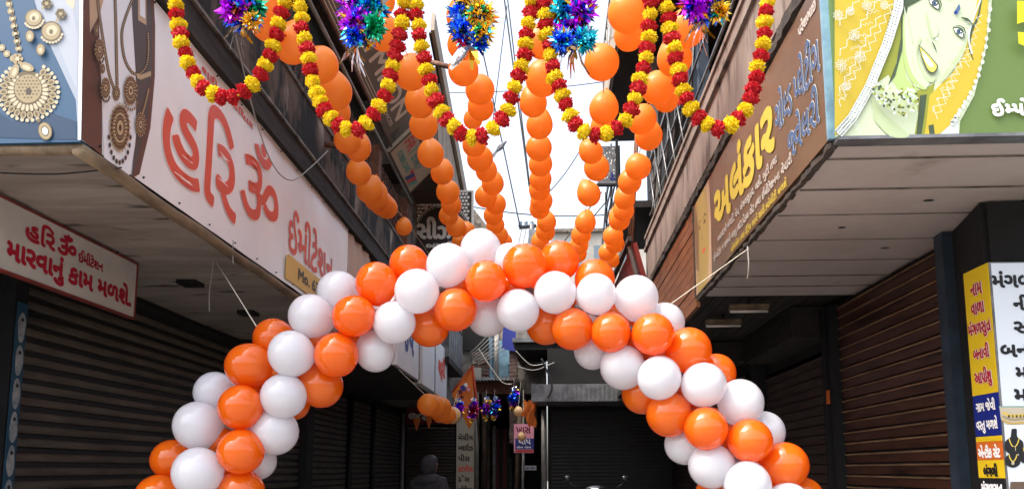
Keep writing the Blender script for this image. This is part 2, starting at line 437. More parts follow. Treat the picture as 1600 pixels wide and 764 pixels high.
for i in range(9):
    q = MB(); zc = 2.5 - i * .21
    q.prism([(-3.349, 4.642 + (.034 + .004 * math.sin(3 * t + i)) * math.cos(t), zc + .098 * math.sin(t)) for t in [k * math.pi / 8 + .1 * i for k in range(16)]], (.002, 0, 0), 'sticker')
    q.prism([(-3.346, 4.642 + .013 * math.cos(t), zc + .05 + .013 * math.sin(t)) for t in [k * math.pi / 6 for k in range(12)]], (.001, 0, 0), 'dark_post')
    q.build('sticker', strip_)
MB().box(-3.46, -3.34, 8.33, 8.55, 0, 3.04, 'dark_post').build('door_post', L1)
shutter(L1, 'Y', -3.42, 8.6, 10.3, .05, 2.95, SLAT_L, ('shutter_left', 'shutter_groove', 'dark_post'), 1)
MB().box(-3.47, -3.3, 10.33, 10.6, 0, 3.0, 'dark_post').build('door_post', L1)
for (y_, w_) in ((5.6, .16), (6.75, .16)):
    MB().box(-2.85, -2.7, y_, y_ + w_, 3.02, 3.058, 'dark_post').build('soffit_lamp_box', L1)
MB().tube([(-2.11, 6.75, 4.62), (-1.86, 6.75, 4.6)], .03, 'rust', 8).build('drain_pipe', L1)
MB().tube([at(668, 96, 'Y', 9.9), at(706, 106, 'Y', 9.6)], .035, 'rust', 8).build('bracket_pipe', L1)

# ------------------------------------------------------------------ left far building with overhanging upper storey
L2 = thing('shop_building', 'left far shop building with overhanging timber storey behind the black hanging sign', 'building', (-3.4, 11.3, 0))
MB().box(-7, -3.46, 11.3, 17.55, 0, 2.95, 'dark_room').build('wall', L2)
MB().box(-7, -2.04, 9.75, 14.7, 2.955, 3.04, 'dark_timber').build('soffit', L2)
MB().box(-7, -2.2, 11.32, 17.5, 3.05, 6.0, 'grey_wall').build('upper_wall', L2)
b = MB(); b.prism([(-3.2, 10.6, 6.02), (-3.2, 10.6, 7.5), (-3.2, 14.2, 6.62), (-3.2, 14.2, 6.02)], (1.58, 0, 0), 'timber_brown'); b.build('overhang', L2)
b = MB(); b.bar((-1.56, 9.7, 7.66), (-1.56, 14.4, 6.56), .05, .3, 'cream_wall'); b.bar((-1.6, 9.7, 7.5), (-1.6, 14.3, 6.45), .03, .03, 'cable_black')
b.build('verge_board', L2)
for i in range(9):
    y = 10.65 + i * .4; zt = 7.42 - (y - 10.6) * .245
    MB().box(-1.617, -1.598, y, y + .36, 6.06, zt, 'cream_wall').build('plank', L2)
MB().box(-1.66, -1.56, 10.3, 14.2, 5.93, 6.015, 'timber_brown').build('bressummer', L2)
for y0, y1 in ((10.65, 12.7), (12.95, 14.4), (14.7, 17.3)):
    shutter(L2, 'Y', -3.42, y0, y1, .05, 2.85, SLAT_L, ('shutter_left', 'shutter_groove', 'dark_post'), 1, joined=True)
    MB().tube([(-3.36, y1 + .12, 0), (-3.36, y1 + .12, 2.9)], .045, 'pale_pole' if y1 > 17 else 'dark_post', 8).build('door_post', L2)
bal = MB().box(-2.6, -1.9, 14.3, 16.6, 3.62, 3.74, 'dark_timber').build('balcony', L2)
for i in range(7):
    y = 14.34 + i * .32
    MB().box(-1.93, -1.905, y, y + .27, 3.745, 4.5, 'tin').build('balcony_panel', bal)
MB().box(-2.6, -1.9, 14.28, 14.305, 3.745, 4.5, 'tin').build('balcony_panel', bal)
MB().bar((-1.92, 14.28, 4.53), (-1.92, 16.6, 4.53), .05, .04, 'dark_timber').build('balcony_rail', bal)

# ------------------------------------------------------------------ right near building
R1 = thing('shop_building', 'right shop building with pale weathered parapet, plank cladding and open verandah', 'building', (2.5, 3.4, 0))
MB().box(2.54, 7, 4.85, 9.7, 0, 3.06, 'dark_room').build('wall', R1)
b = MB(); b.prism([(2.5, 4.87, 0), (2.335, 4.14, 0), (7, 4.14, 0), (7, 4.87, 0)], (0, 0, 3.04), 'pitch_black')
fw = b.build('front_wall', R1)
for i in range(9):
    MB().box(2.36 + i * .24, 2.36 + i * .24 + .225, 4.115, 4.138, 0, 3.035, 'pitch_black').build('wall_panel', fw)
ys = [3.34, 3.52, 3.92, 4.32, 4.80, 5.28, 5.72, 6.05, 6.4]
for i in range(len(ys) - 1):
    y0, y1 = ys[i] + .0025, ys[i + 1] - .0025; dz = rnd.uniform(-.004, .004)
    x1 = 7 if y1 < 4.2 else 2.56
    b = MB(); b.box(1.3, x1, y0, y1, 3.05 + dz, 3.075, 'soffit_right')
    b.build('soffit_panel', R1)
    if i: MB().bar((1.31, ys[i], 3.047), (x1 - .02, ys[i] + rnd.uniform(-.004, .004), 3.047), .007, .006, 'ledge_plaster').build('joint_highlight', R1)  # pale strip paints the highlight along each soffit panel joint
for (x_, y_) in ((3.1, 3.75), (2.05, 4.1), (1.75, 4.55), (2.2, 5.0)):
    MB().prism([(x_ + .03 * math.cos(k * 1.05) * rnd.uniform(.5, 1), y_ + .014 * math.sin(k * 1.05), 3.0425) for k in range(6)], (0, 0, .003), 'cable_black').build('torn_hole', R1)
MB().box(1.3, 2.7, 6.42, 9.2, 3.12, 3.16, 'dark_timber').build('soffit', R1)
for i in range(11):
    MB().box(1.32 + i * .118, 1.32 + i * .118 + .11, 6.42, 9.2, 3.095, 3.117, 'dark_timber').build('soffit_plank', R1)
MB().box(1.34, 7, 3.36, 9.6, 3.165, 3.95, 'dark_timber').build('upper_wall', R1)
MB().box(1.34, 7, 3.36, 6.41, 3.08, 3.16, 'black_gap').build('slab', R1)
b = MB(); prof = []
pts = [(1.278 + rnd.uniform(-.006, .006), 3.34 + .04 * i, 3.045 + rnd.uniform(-.005, .004)) for i in range(80)]
b.tube(pts, .02, 'black_gap', 5, rs=[rnd.uniform(.014, .028) for _ in pts]); b.build('edge_moulding', R1)
b = MB(); pts = [(1.285 + rnd.uniform(-.008, .008), 3.3 + .05 * i, 3.928 + rnd.uniform(-.008, .008)) for i in range(128)]
b.tube(pts, .05, 'black_gap', 5, rs=[rnd.uniform(.042, .062) for _ in pts]); b.build('broken_ledge', R1)
MB().box(1.25, 1.42, 3.36, 9.72, 3.985, 4.56, 'right_plaster').build('parapet', R1)
MB().box(1.225, 1.44, 3.34, 9.74, 4.4, 4.44, 'right_plaster').build('string_course', R1)
MB().box(1.235, 1.44, 3.35, 9.73, 4.563, 4.6, 'right_plaster').build('coping', R1)
cl = MB().box(1.3, 1.33, 6.6, 9.4, 3.06, 3.95, 'black_gap').build('cladding', R1)
for i in range(9):
    MB().box(1.262 + rnd.uniform(0, .006), 1.298, 6.56, 9.4, 3.0 + i * .098, 3.0 + i * .098 + .09, 'plank').build('plank', cl)
shutter(R1, 'Y', 2.52, 4.9, 6.68, .05, 3.02, SLAT_R, ('shutter_right', 'shutter_groove', 'shutter_lip', 'shutter_lip'), -1)
shutter(R1, 'Y', 2.52, 6.98, 9.0, .05, 2.7, SLAT_R, ('shutter_right_dull', 'shutter_groove', 'dark_post', 'shutter_right_dull'), -1)
MB().box(2.39, 2.47, 4.66, 4.76, 0, 3.04, 'blue_post').build('door_post', R1)
b = MB(); b.box(2.44, 2.53, 6.7, 6.78, 0, 3.04, 'dark_post'); b.box(2.44, 2.53, 6.9, 6.97, 0, 3.04, 'dark_post'); b.box(2.5, 2.53, 6.78, 6.9, 0, 3.04, 'shutter_groove')
b.build('door_post', R1)
MB().box(2.435, 2.439, 6.8, 6.88, 2.18, 2.3, 'flag_orange').build('paint_mark', R1)
MB().box(2.42, 2.53, 9.05, 9.3, 0, 3.04, 'dark_post').build('door_post', R1)
b = MB(); b.box(2.2, 2.54, 7.0, 8.75, 2.8, 3.08, 'dark_timber'); b.build('shutter_housing', R1)
b = MB(); b.box(1.5, 2.4, 8.9, 9.15, 2.86, 3.08, 'dark_timber'); b.build('cross_beam', R1)
# verandah above
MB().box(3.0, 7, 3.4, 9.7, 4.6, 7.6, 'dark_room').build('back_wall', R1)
MB().box(1.28, 7, 3.4, 9.7, 7.02, 7.2, 'timber_brown').build('verandah_ceiling', R1)
MB().box(1.45, 3.0, 3.4, 9.7, 4.5, 4.59, 'dark_timber').build('verandah_floor', R1)
for y, m in ((4.3, 'blue_post'), (4.75, 'blue_post'), (6.5, 'blue_post'), (6.95, 'blue_post'), (8.4, 'dark_post'), (9.55, 'pale_pole')):
    MB().box(1.33, 1.42, y - .045, y + .045, 4.603, 7.015, m).build('verandah_post', R1)
rail = MB().bar((1.3, 3.5, 5.5), (1.3, 9.6, 5.5), .04, .04, 'steel_rail').build('railing', R1)
for z in (4.85, 5.15): MB().bar((1.3, 3.5, z), (1.3, 9.6, z), .018, .018, 'steel_rail').build('rail_rod', rail)
for i in range(6):
    y = 6.5 + i * .5
    MB().tube([(1.29, y, 4.61), (1.29, y + .5, 5.48)], .012, 'steel_rail', 6).build('rail_rod', rail)
    MB().tube([(1.315, y + .5, 4.61), (1.315, y, 5.48)], .012, 'steel_rail', 6).build('rail_rod', rail)
ub = MB().box(.87, 3, 8.2, 12.2, 7.02, 7.5, 'cream_wall').build('upper_balcony', R1)
MB().box(.9, 3, 8.25, 12.1, 6.96, 7.015, 'dark_timber').build('balcony_soffit', ub)
for i in range(14):
    MB().tube([(.92, 8.3 + i * .29, 7.5), (.92, 8.3 + i * .29, 8.4)], .016, 'pale_pole', 6).build('baluster', ub)
MB().bar((.92, 8.2, 8.42), (.92, 12.2, 8.42), .05, .05, 'pale_pole').build('balcony_rail', ub)
MB().box(1.6, 3, 9.72, 12.1, 4.6, 6.95, 'dark_timber').build('side_wall', R1)

# ------------------------------------------------------------------ right far building
R2 = thing('shop_building', 'low right far building with red painted shade board and balcony bars', 'building', (2.5, 9.8, 0))
MB().box(2.54, 7, 9.75, 15.9, 0, 4.2, 'dark_room').build('wall', R2)
MB().box(1.3, 2.54, 9.75, 15.2, 3.0, 3.1, 'dark_timber').build('soffit', R2)
MB().box(1.34, 2.5, 9.76, 15.1, 3.105, 4.0, 'dark_timber').build('upper_wall', R2)
MB().prism([(1.32, 9.75, 3.6), (1.06, 9.5, 4.45), (1.0, 12.0, 4.45), (1.3, 12.2, 3.5)], (.05, 0, .02), 'red_paint').build('shade_board', R2)
MB().bar((1.03, 9.62, 4.45), (1.27, 9.8, 3.55), .06, .03, 'pale_pole').build('batten', R2)
MB().bar((1.02, 9.45, 4.5), (.96, 12.0, 4.5), .06, .06, 'black_gap').build('shade_edge', R2)
fb = MB().box(1.0, 2.6, 11.0, 13.2, 5.45, 5.55, 'dark_timber').build('balcony', R2)
for i in range(4): MB().bar((1.02, 11.0, 5.75 + i * .22), (1.02, 13.2, 5.75 + i * .22), .025, .025, 'steel_rail').build('balcony_rod', fb)
for y in (11.0, 12.1, 13.2): MB().bar((1.02, y, 5.55), (1.02, y, 6.5), .04, .04, 'dark_post').build('balcony_post', fb)
for (x_, y_) in ((1.06, 11.1), (1.06, 13.1)): MB().bar((x_, y_, 3.2), (x_, y_, 5.45), .06, .06, 'pale_pole').build('balcony_post', fb)
for i in range(3): MB().tube([(1.1, 10.0 + .35 * i, 4.4), (1.2, 9.75 + .1 * i, 6.3)], .018, 'rust', 6).build('iron_rod', R2)
shutter(R2, 'Y', 2.52, 9.9, 12.4, .05, 2.85, SLAT_R, ('shutter_right_dull', 'shutter_groove', 'dark_post', 'shutter_right_dull'), -1, joined=True)
shutter(R2, 'Y', 2.52, 12.7, 15.6, .05, 2.85, SLAT_R, ('shutter_right_dull', 'shutter_groove', 'dark_post', 'shutter_right_dull'), -1, joined=True)

# ------------------------------------------------------------------ buildings closing the lane
E1 = thing('end_building', 'old building closing the lane with blue window, rusty lintel and side passage', 'building', (-2, 17.6, 0))
MB().box(-7, -2.14, 17.62, 24, 0, 3.4, 'dark_room').build('wall', E1)
shutter(E1, 'X', 17.6, -3.3, -2.18, .05, 2.62, SLAT_L, ('shutter_right_dull', 'shutter_groove', 'dark_post'), 1, joined=True, pitch=.075)
MB().box(-2.14, -1.72, 17.5, 18.0, 0, 3.1, 'board_cream').build('pillar', E1)
MB().box(-7, -.1, 18.0, 24, 3.4, 5.7, 'grey_wall').build('upper_wall', E1)
MB().box(-1.72, -.1, 23.6, 24, 0, 3.4, 'dark_timber').build('passage_wall', E1)
MB().box(-1.05, -.1, 20.5, 23.5, 0, 3.38, 'dark_timber').build('passage_room', E1)
b = MB()
pts_ = [(at(738, 592, 'Y', 17.7)), (at(803, 592, 'Y', 17.7))]
b.box(pts_[0].x, pts_[1].x, 17.55, 17.98, 3.35, 3.62, 'rust'); b.build('lintel', E1)
n_ = 14; b = MB(); vs = []; x0, x1 = pts_[0].x - .05, pts_[1].x + .05
for i in range(n_ * 4 + 1):
    x = x0 + (x1 - x0) * i / (n_ * 4); w = .018 * math.sin(i * math.pi / 2)
    vs += [(x, 17.2, 3.63 + w), (x, 18.0, 3.8 + w)]
b.add(vs, [(2 * i, 2 * i + 2, 2 * i + 3, 2 * i + 1) for i in range(n_ * 4)], 'tin', True); b.build('tin_awning', E1)
wc = at(781, 560, 'Y', 17.95)
wf = MB(); x0, x1 = at(764, 560, 'Y', 17.95).x, at(797, 560, 'Y', 17.95).x; z0, z1 = at(780, 590, 'Y', 17.95).z, at(780, 512, 'Y', 17.95).z
wf.box(x0, x1, 17.93, 17.99, z0, z0 + .07, 'blue_paint'); wf.box(x0, x1, 17.93, 17.99, z1 - .07, z1, 'blue_paint')
for x in (x0, (x0 + x1) / 2 - .12, x1 - .07): wf.box(x, x + .07, 17.93, 17.99, z0 + .07, z1 - .07, 'blue_paint')
win = wf.build('window', E1)
MB().box(x0 + .07, (x0 + x1) / 2 - .12, 17.965, 17.985, z0 + .07, z1 - .07, 'glass').build('pane', win)
MB().box((x0 + x1) / 2 - .05, x1 - .07, 17.96, 17.985, z0 + .07, z1 - .3, 'blue_paint').build('shutter_leaf', win)
for i in range(8):
    x = x0 + .24 + i * .028
    MB().box(x, x + .018, 17.9, 17.93, z0 + .02, z0 + .36, 'blue_paint').build('slat', win)
bx0, bx1 = at(797, 560, 'Y', 17.6).x, at(809, 560, 'Y', 17.6).x
bp = MB().box(bx0 + .02, bx1 - .02, 17.42, 17.8, 2.2, 4.45, 'grey_wall').build('brick_pier', E1)
for i in range(26):
    o_ = .02 * (i % 2)
    MB().box(bx0 + rnd.uniform(-.012, .006), bx1 - .01 + rnd.uniform(-.006, .012), 17.4 - rnd.uniform(0, .02), 17.6, 2.22 + i * .085, 2.22 + i * .085 + .072, 'old_brick').build('brick', bp)
rc = at(722, 548, 'Y', 17.95); rc2 = at(764, 505, 'Y', 17.95)
MB().box(rc.x, rc2.x, 17.9, 17.99, rc.z, rc2.z, 'dark_room').build('dark_window', E1)
rub = MB().box(at(738, 560, 'Y', 17.9).x, at(764, 560, 'Y', 17.9).x, 17.93, 17.99, at(750, 592, 'Y', 17.9).z, at(750, 549, 'Y', 17.9).z, 'grey_wall').build('rubble_wall', E1)
for i in range(7):
    for j in range(5):
        x_ = at(738, 560, 'Y', 17.9).x + .01 + j * .077 + .03 * (i % 2); z_ = at(750, 592, 'Y', 17.9).z + .01 + i * .088
        MB().box(x_, x_ + rnd.uniform(.05, .07), 17.9 - rnd.uniform(0, .04), 17.93, z_, z_ + rnd.uniform(.06, .08), rnd.choice(('rust', 'old_brick', 'ledge_plaster', 'cream_wall'))).build('stone', rub)
MB().box(at(737, 560, 'Y', 17.8).x, at(752, 560, 'Y', 17.8).x, 17.8, 17.84, at(750, 598, 'Y', 17.8).z, at(750, 574, 'Y', 17.8).z, 'far_plaster').build('plaster_patch', E1)
MB().tube([at(776, 592, 'Y', 17.5), at(776, 520, 'Y', 17.5)], .05, 'far_plaster', 8).build('pale_pipe', E1)
MB().prism([at(784, 530, 'Y', 17.4), at(780, 524, 'Y', 17.4), at(788, 506, 'Y', 17.4), at(795, 511, 'Y', 17.4)], (0, .03, 0), 'cream_wall').build('bracket_plate', E1)
MB().prism([at(784, 545, 'Y', 17.3), at(786, 512, 'Y', 17.3), at(806, 510, 'Y', 17.3), at(806, 549, 'Y', 17.3)], (0, .05, .02), 'poster_blue').build('blue_tarp', E1)
for i in range(6):
    a_ = at(752 + 2.3 * i, 764, 'Y', 17.9); MB().box(a_.x, a_.x + .022, 17.9, 17.93, .1, at(755, 655, 'Y', 17.9).z, 'timber_brown').build('lath', E1)
for i in range(5):
    a_ = at(768 + 6 * i, 700, 'Y', 19.4); MB().box(a_.x, a_.x + .085, 19.4 + .03 * (i % 2), 19.44 + .03 * (i % 2), .9, 2.65, 'maroon' if i % 2 else 'dark_timber').build('curtain_strip', E1)
MB().tube([at(806, 790, 'Y', 16.6), at(812, 648, 'Y', 16.6)], .05, 'timber_brown', 8).build('timber_post', E1)
MB().tube([at(816, 800, 'Y', 16.8), at(818, 700, 'Y', 16.8)], .03, 'pale_pole', 8).build('timber_post', E1)
for px in (745, 757):
    MB().tube([at(px, 764, 'Y', 17.4), at(px, 612, 'Y', 17.4)], .05, 'timber_brown' if px > 750 else 'pale_pole', 8).build('timber_post', E1)
MB().tube([at(772, 800, 'Y', 19), at(772, 665, 'Y', 19)], .05, 'pale_pole', 8).build('timber_post', E1)
b = MB(); q = at(790, 760, 'Y', 20.4); b.box(q.x - .15, q.x + .16, 20.38, 20.45, 0, at(790, 715, 'Y', 20.4).z, 'tin'); b.build('passage_door', E1)
E2 = thing('end_building', 'building across the lane end with dark roller shutter beneath a grey metal awning', 'building', (1.2, 16, 0))
MB().box(-.05, 4, 16.04, 22, 0, 4.15, 'dark_room').build('wall', E2)
shutter(E2, 'X', 16.0, .02, 2.48, .05, 2.85, SLAT_L, ('shutter_far', 'shutter_groove', 'dark_post'), 1, joined=True, pitch=.075)
MB().tube([at(850, 800, 'Y', 15.9), at(850, 640, 'Y', 15.9)], .055, 'pale_pole', 8).build('door_post', E2)
aw = MB(); A0, A1 = at(830, 600, 'Y', 14.9), at(832, 627, 'Y', 14.9)
aw.prism([(A0.x, 14.9, A1.z), (A0.x, 14.9, A0.z), (A0.x + .1, 16, A0.z + .06), (A0.x + .1, 16, A1.z)], (2.7, 0, 0), 'tin')
awo = aw.build('awning', E2)
for i in range(30):
    x = A0.x + .02 + i * .09
    MB().box(x, x + .045, 14.885, 14.898, A1.z + .01, A0.z - .02, 'tin').build('awning_rib', awo)
b = MB(); q0, q1 = at(806, 585, 'Y', 16.6), at(852, 540, 'Y', 16.6)
b.box(q0.x, 2.4, 16.2, 18, 4.16, q1.z, 'dark_timber'); b.box(q0.x - .05, 2.5, 16.1, 18, q1.z + .005, q1.z + .09, 'tin'); b.build('roof_shed', E2)
q0, q1 = at(814, 636, 'Y', 18.5), at(834, 588, 'Y', 18.5)
MB().box(q0.x, q1.x, 18.5, 18.9, 2.2, q1.z, 'cream_wall').build('plaster_pier', E2)
MB().box(q0.x + .12, q1.x - .04, 18.44, 18.49, 2.9, q1.z - .25, 'dark_timber').build('niche', E2)
q0, q1 = at(803, 535, 'Y', 18.2), at(850, 500, 'Y', 18.2)
MB().box(q0.x, q1.x + .6, 18.2, 18.6, q0.z, q1.z + .3, 'cream_wall').build('terrace_wall', E2)
for i in range(7):
    x = q0.x + .1 + i * .11
    MB().box(x, x + .025, 18.12, 18.15, q0.z, q0.z + .5, 'dark_post').build('terrace_bar', E2)

# ------------------------------------------------------------------ far buildings against the sky
def far_building(x0, x1, y, z, m, label, wins, slope=0):
    t = thing('far_building', label, 'building', ((x0 + x1) / 2, y, 0))
    b = MB(); b.prism([(x0, y, 0), (x1, y, 0), (x1, y, z - slope), (x0, y, z)], (0, 6, 0), m); b.build('wall', t)
    b = MB(); b.bar((x0 - .1, y - .1, z), (x1 + .1, y - .1, z - slope), .3, .2, 'ledge_plaster'); b.build('roof_edge', t)
    for (a, c, w, h) in wins:
        MB().box(a, a + w, y - .04, y - .005, c, c + h, 'glass').build('window', t)
    return t
a, c = at(860, 362, 'Y', 45), at(905, 345, 'Y', 45)
far_building(a.x, at(1010, 380, 'Y', 45).x, 45, a.z, 'far_plaster', 'pale flat-roofed building beyond the lane, right of the pole with a crossarm', [(a.x + 1.0 + 1.6 * i, a.z - 2.2 - 3 * j, .8, 1.3) for i in range(3) for j in range(3)])
a, c = at(724, 318, 'Y', 24), at(778, 392, 'Y', 24)
far_building(a.x - 3, c.x, 24, a.z + 3 * (a.z - c.z) / (c.x - a.x), 'grey_wall', 'grey gable with sloping roof rising behind the black hanging sign', [], slope=(a.z - c.z) / (c.x - a.x) * (c.x - a.x + 3))
a = at(925, 300, 'Y', 30)

# ------------------------------------------------------------------ signs on the left
def flower(p, cx, cy, r, m, m2):
    for k in range(6):
        p.ell(cx + r * .6 * math.cos(k * 1.047), cy + r * .6 * math.sin(k * 1.047), r * .42, r * .42, m, 10, up=False)
    p.n += 1; p.ell(cx, cy, r * .38, r * .38, m2, 10)
def medallion(p, cx, cy, rx, ry, ms, k=26, petals=True):
    pale, mid, dark = ms
    p.n += 1
    for i in range(k):
        t = 2 * math.pi * i / k
        p.ell(cx + rx * 1.02 * math.cos(t), cy + ry * 1.02 * math.sin(t), rx * .075, ry * .075, pale, 8, up=False)
    p.ell(cx, cy, rx * .97, ry * .97, mid, 30)
    p.n += 1
    for i in range(k):
        t = 2 * math.pi * (i + .5) / k
        p.ell(cx + rx * .84 * math.cos(t), cy + ry * .84 * math.sin(t), rx * .1, ry * .07, dark, 8, t, up=False)
    p.ell(cx, cy, rx * .72, ry * .72, dark, 28)
    p.n += 1
    for i in range(k):
        t = 2 * math.pi * i / k
        p.ell(cx + rx * .61 * math.cos(t), cy + ry * .61 * math.sin(t), rx * .12, ry * .055, pale, 8, t, up=False)
    p.ell(cx, cy, rx * .48, ry * .48, mid, 24); p.ell(cx, cy, rx * .4, ry * .4, dark, 22)
    p.ell(cx, cy, rx * .33, ry * .33, pale, 20); p.ell(cx, cy, rx * .15, ry * .15, dark, 12)

G = ('gold_pale', 'gold', 'gold_dark')
t = thing('billboard', 'blue jewellery billboard with gold necklace pendant at the left edge', 'billboard', (-3, 3.17, 3.06))
MB().box(-5, -2.086, 3.17, 3.25, 3.055, 4.3, 'flex_blue').build('panel', t)
PY = 3.17
p = Print(lambda x, y: at(x, y, 'Y', PY), (0, -1, 0))
p.poly([(-40, 150), (20, 190), (60, 170), (119, 190), (121, 219), (-40, 214)], 'flex_blue2')
p.poly([(36, -60), (127, -60), (123, 218), (119, 157), (69, 51)], 'flex_sky')
p.poly([(52, -60), (100, -60), (122, 60), (120, 140), (90, 70), (70, 30)], 'flex_sky2')
p.poly([(96, -60), (124, -60), (116, 16), (104, 6)], 'board_cream')
p.poly([(126, -60), (132, -60), (127, 219), (122, 219)], 'flex_pale')
p.line([(10, -20), (16, 10), (22, 35), (27, 62), (31, 82)], 5, 'gold_dark')
p.beads([(8, -40), (14, 4), (20, 30), (26, 60), (31, 84)], 5.4, 'gold', 'gold_pale', 2.2)
p.beads([(-14, 58), (2, 74), (14, 88), (24, 94)], 5.6, 'gold', 'gold_pale', 2.2)
flower(p, 28, 93, 9, 'gold', 'gold_pale')
cx, cy = 45, 144
for k in range(30):
    tt = math.pi * (-.28 + 1.62 * k / 29) - .15
    p.ell(cx + 47 * math.cos(tt), cy + 45 * math.sin(tt), 3.1, 3.1, 'gold_pale', 8, up=False)
p.n += 1
for k in range(19):
    tt = math.pi * (-.25 + 1.55 * k / 18) - .15
    p.ell(cx + 38.5 * math.cos(tt), cy + 37 * math.sin(tt), 6.5, 5, 'gold', 10, tt, up=False)
p.n += 1
for k in range(19):
    tt = math.pi * (-.25 + 1.55 * k / 18) - .15
    p.ell(cx + 38.5 * math.cos(tt), cy + 37 * math.sin(tt), 3.6, 2.5, 'gold_dark', 8, tt, up=False)
p.ell(cx, cy, 33, 32, 'gold_dark', 28)
p.n += 1
for k in range(22):
    tt = math.pi * (-.3 + 1.65 * k / 21) - .15
    p.ell(cx + 27 * math.cos(tt), cy + 26 * math.sin(tt), 5.6, 2.6, 'gold_pale', 10, tt, up=False)
p.ell(cx, cy - 4, 22.5, 23.5, 'gold_dark', 26); p.ell(cx, cy - 4, 21, 22, 'gold', 26)
p.n += 1
for i in range(7):
    for j in range(7):
        dx, dy = (i - 3) * 5.4 + (j % 2) * 2.7, (j - 3) * 5.2
        if dx * dx + dy * dy < 330: p.ell(cx + dx, cy - 6 + dy, 1.7, 1.5, 'gold_dark', 6, up=False)
p.ell(cx + 1, cy, 4.5, 5.5, 'flex_ink', 12)
p.ell(24, 113, 6.5, 12, 'gold', 14, .35); p.ell(24, 114, 3.5, 7, 'gold_pale', 12, .35)
p.ell(43, 106, 12, 6.5, 'gold', 14, .4); p.ell(43, 107, 7, 3.5, 'gold_pale', 12, .4)
p.ell(62, 190, 3.2, 3.2, 'gold_dark', 10)
p.ell(72, 206, 11, 14.5, 'gold_dark', 16, -.25); p.ell(72, 206, 9.5, 13, 'gold', 16, -.25); p.ell(72, 206, 6, 8.5, 'gold_dark', 14, -.25); p.ell(72, 206, 4.4, 6, 'print_white', 12, -.25)
for (ex, ey, r) in ((54.5, 30, 14), (82, 51, 16)):
    for k in range(9): p.ell(ex + (r + 1.5) * math.cos(.3 + k * .28), ey + (r + 1.5) * math.sin(.3 + k * .28), 2.3, 2.3, 'gold_pale', 8, up=False)
    p.n += 1
    p.ell(ex, ey, r, r * .98, 'gold_dark', 20, -.5); p.ell(ex, ey, r * .86, r * .84, 'gold', 20, -.5); p.ell(ex + 1, ey - 1, r * .55, r * .5, 'gold_pale', 16, -.5); p.ell(ex, ey + 1, r * .2, r * .25, 'gold_dark', 10)
flower(p, 75, 8, 8.5, 'gold_dark', 'gold'); flower(p, 97, 24, 8.5, 'gold_dark', 'gold')
p.line([(68, 17), (71, 12)], 3, 'gold'); p.line([(90, 36), (93, 31)], 3, 'gold')
for (ex, ey) in ((49, 59), (66, 80)): p.ell(ex, ey, 7, 9.5, 'gold_dark', 14); p.ell(ex, ey, 5.8, 8.2, 'gold', 14); p.ell(ex, ey + 1, 3, 4, 'gold_pale', 10)
p.build(t)

SX = -2.075
def ripple(P):
    P = V(P); y, z = P.y, P.z; e = math.sin(math.pi * min(1, max(0, (z - 3.06) / 1.02)))
    P.x += (.0045 * math.sin(5.1 * y + 3.2 * z) + .004 * math.sin(9.7 * y - 6.5 * z + 1) + .0025 * math.sin(17 * y + 4 * z)) * (.25 + .75 * e) * min(1, max(0, (y - 3.78) / .25)) - .006
    return P
t = thing('signboard', 'long white shop sign with big red lettering and necklace photo, left side', 'sign', (-2.1, 3.2, 3.06))
b = MB(); n = 150; NJ = 25; vs = []            # stretched banner cloth, slightly slack
for i in range(n + 1):
    y = 3.172 + 4.45 * i / n
    for j in range(NJ):
        z = 3.062 + .012 * (i / n) + (1.008 + .02 * i / n) * j / (NJ - 1)
        vs.append(ripple((SX - .001, y, z)))
b.add(vs, [(NJ * i + j, NJ * i + NJ + j, NJ * i + NJ + 1 + j, NJ * i + j + 1) for i in range(n) for j in range(NJ - 1)], 'flex_white', True)
b.box(SX - .08, SX - .03, 3.175, 7.6, 3.07, 4.06, 'dark_timber')
b.build('banner', t)
b = MB(); vs = []
for i in range(13):
    for j in range(5):
        vs.append((SX - .012 + .016 * math.sin(i * 1.7 + j), 7.62 + .09 * i, 3.12 + (.95) * j / 4))
b.add(vs, [(5 * i + j, 5 * i + 5 + j, 5 * i + 6 + j, 5 * i + j + 1) for i in range(12) for j in range(4)], 'cloth_beige', True)
b.build('banner_end', t, label='loose brown end of the banner')
MB().box(SX + .004, SX + .01, 8.0, 8.5, 3.55, 3.64, 'cable_black').build('slot', t)
for i in range(12):
    y_ = 3.3 + .385 * i
    for z_ in (3.09, 4.055): MB().lathe([(.006, -.004), (.006, .002), (.003, .004)], 'dark_post', 8, Matrix.Translation((SX, y_, z_ + .012 * i / 11)) @ Matrix.Rotation(math.pi / 2, 4, 'Y')).build('eyelet', t)
p = Print(lambda x, y: ripple(at(x, y, 'X', SX + .001)), (1, 0, 0))
p.poly([(129.5, 218), (132, -90), (160, -90), (161, 243)], 'flex_brown')
p.poly([(152, -70), (212, -60), (222, 60), (222, 140), (214, 220), (203, 276), (164, 246), (157, 60)], 'flex_pale')
p.poly([(140, -60), (158, -70), (166, -10), (158, 20), (142, 52)], 'cloth_beige')
p.poly([(203, -70), (232, -60), (240, 20), (240, 110), (232, 190), (216, 262), (207, 277), (214, 210), (213, 110), (208, 30)], 'flex_dark')
p.poly([(216, -40), (229, -40), (230, 40), (217, 32)], 'cloth_beige'); p.poly([(219, -40), (227, -40), (228, 30), (220, 24)], 'flex_pale')
p.poly([(232, -60), (238, -50), (243.5, 40), (243, 120), (236, 200), (219, 272), (207, 279), (217, 250), (232, 180), (238.5, 110), (239, 30)], 'flex_brown')
B = ('bronze_pale', 'bronze', 'bronze_dark')
p.beads(curve([(151, -20), (157, 28), (165, 80), (172, 118), (180, 140)]), 2.6, 'bronze_dark', 'bronze_pale', 1.5)
p.beads(curve([(180, -20), (182, 40), (183, 95), (184, 138)]), 2.7, 'bronze_dark', 'bronze_pale', 1.5)
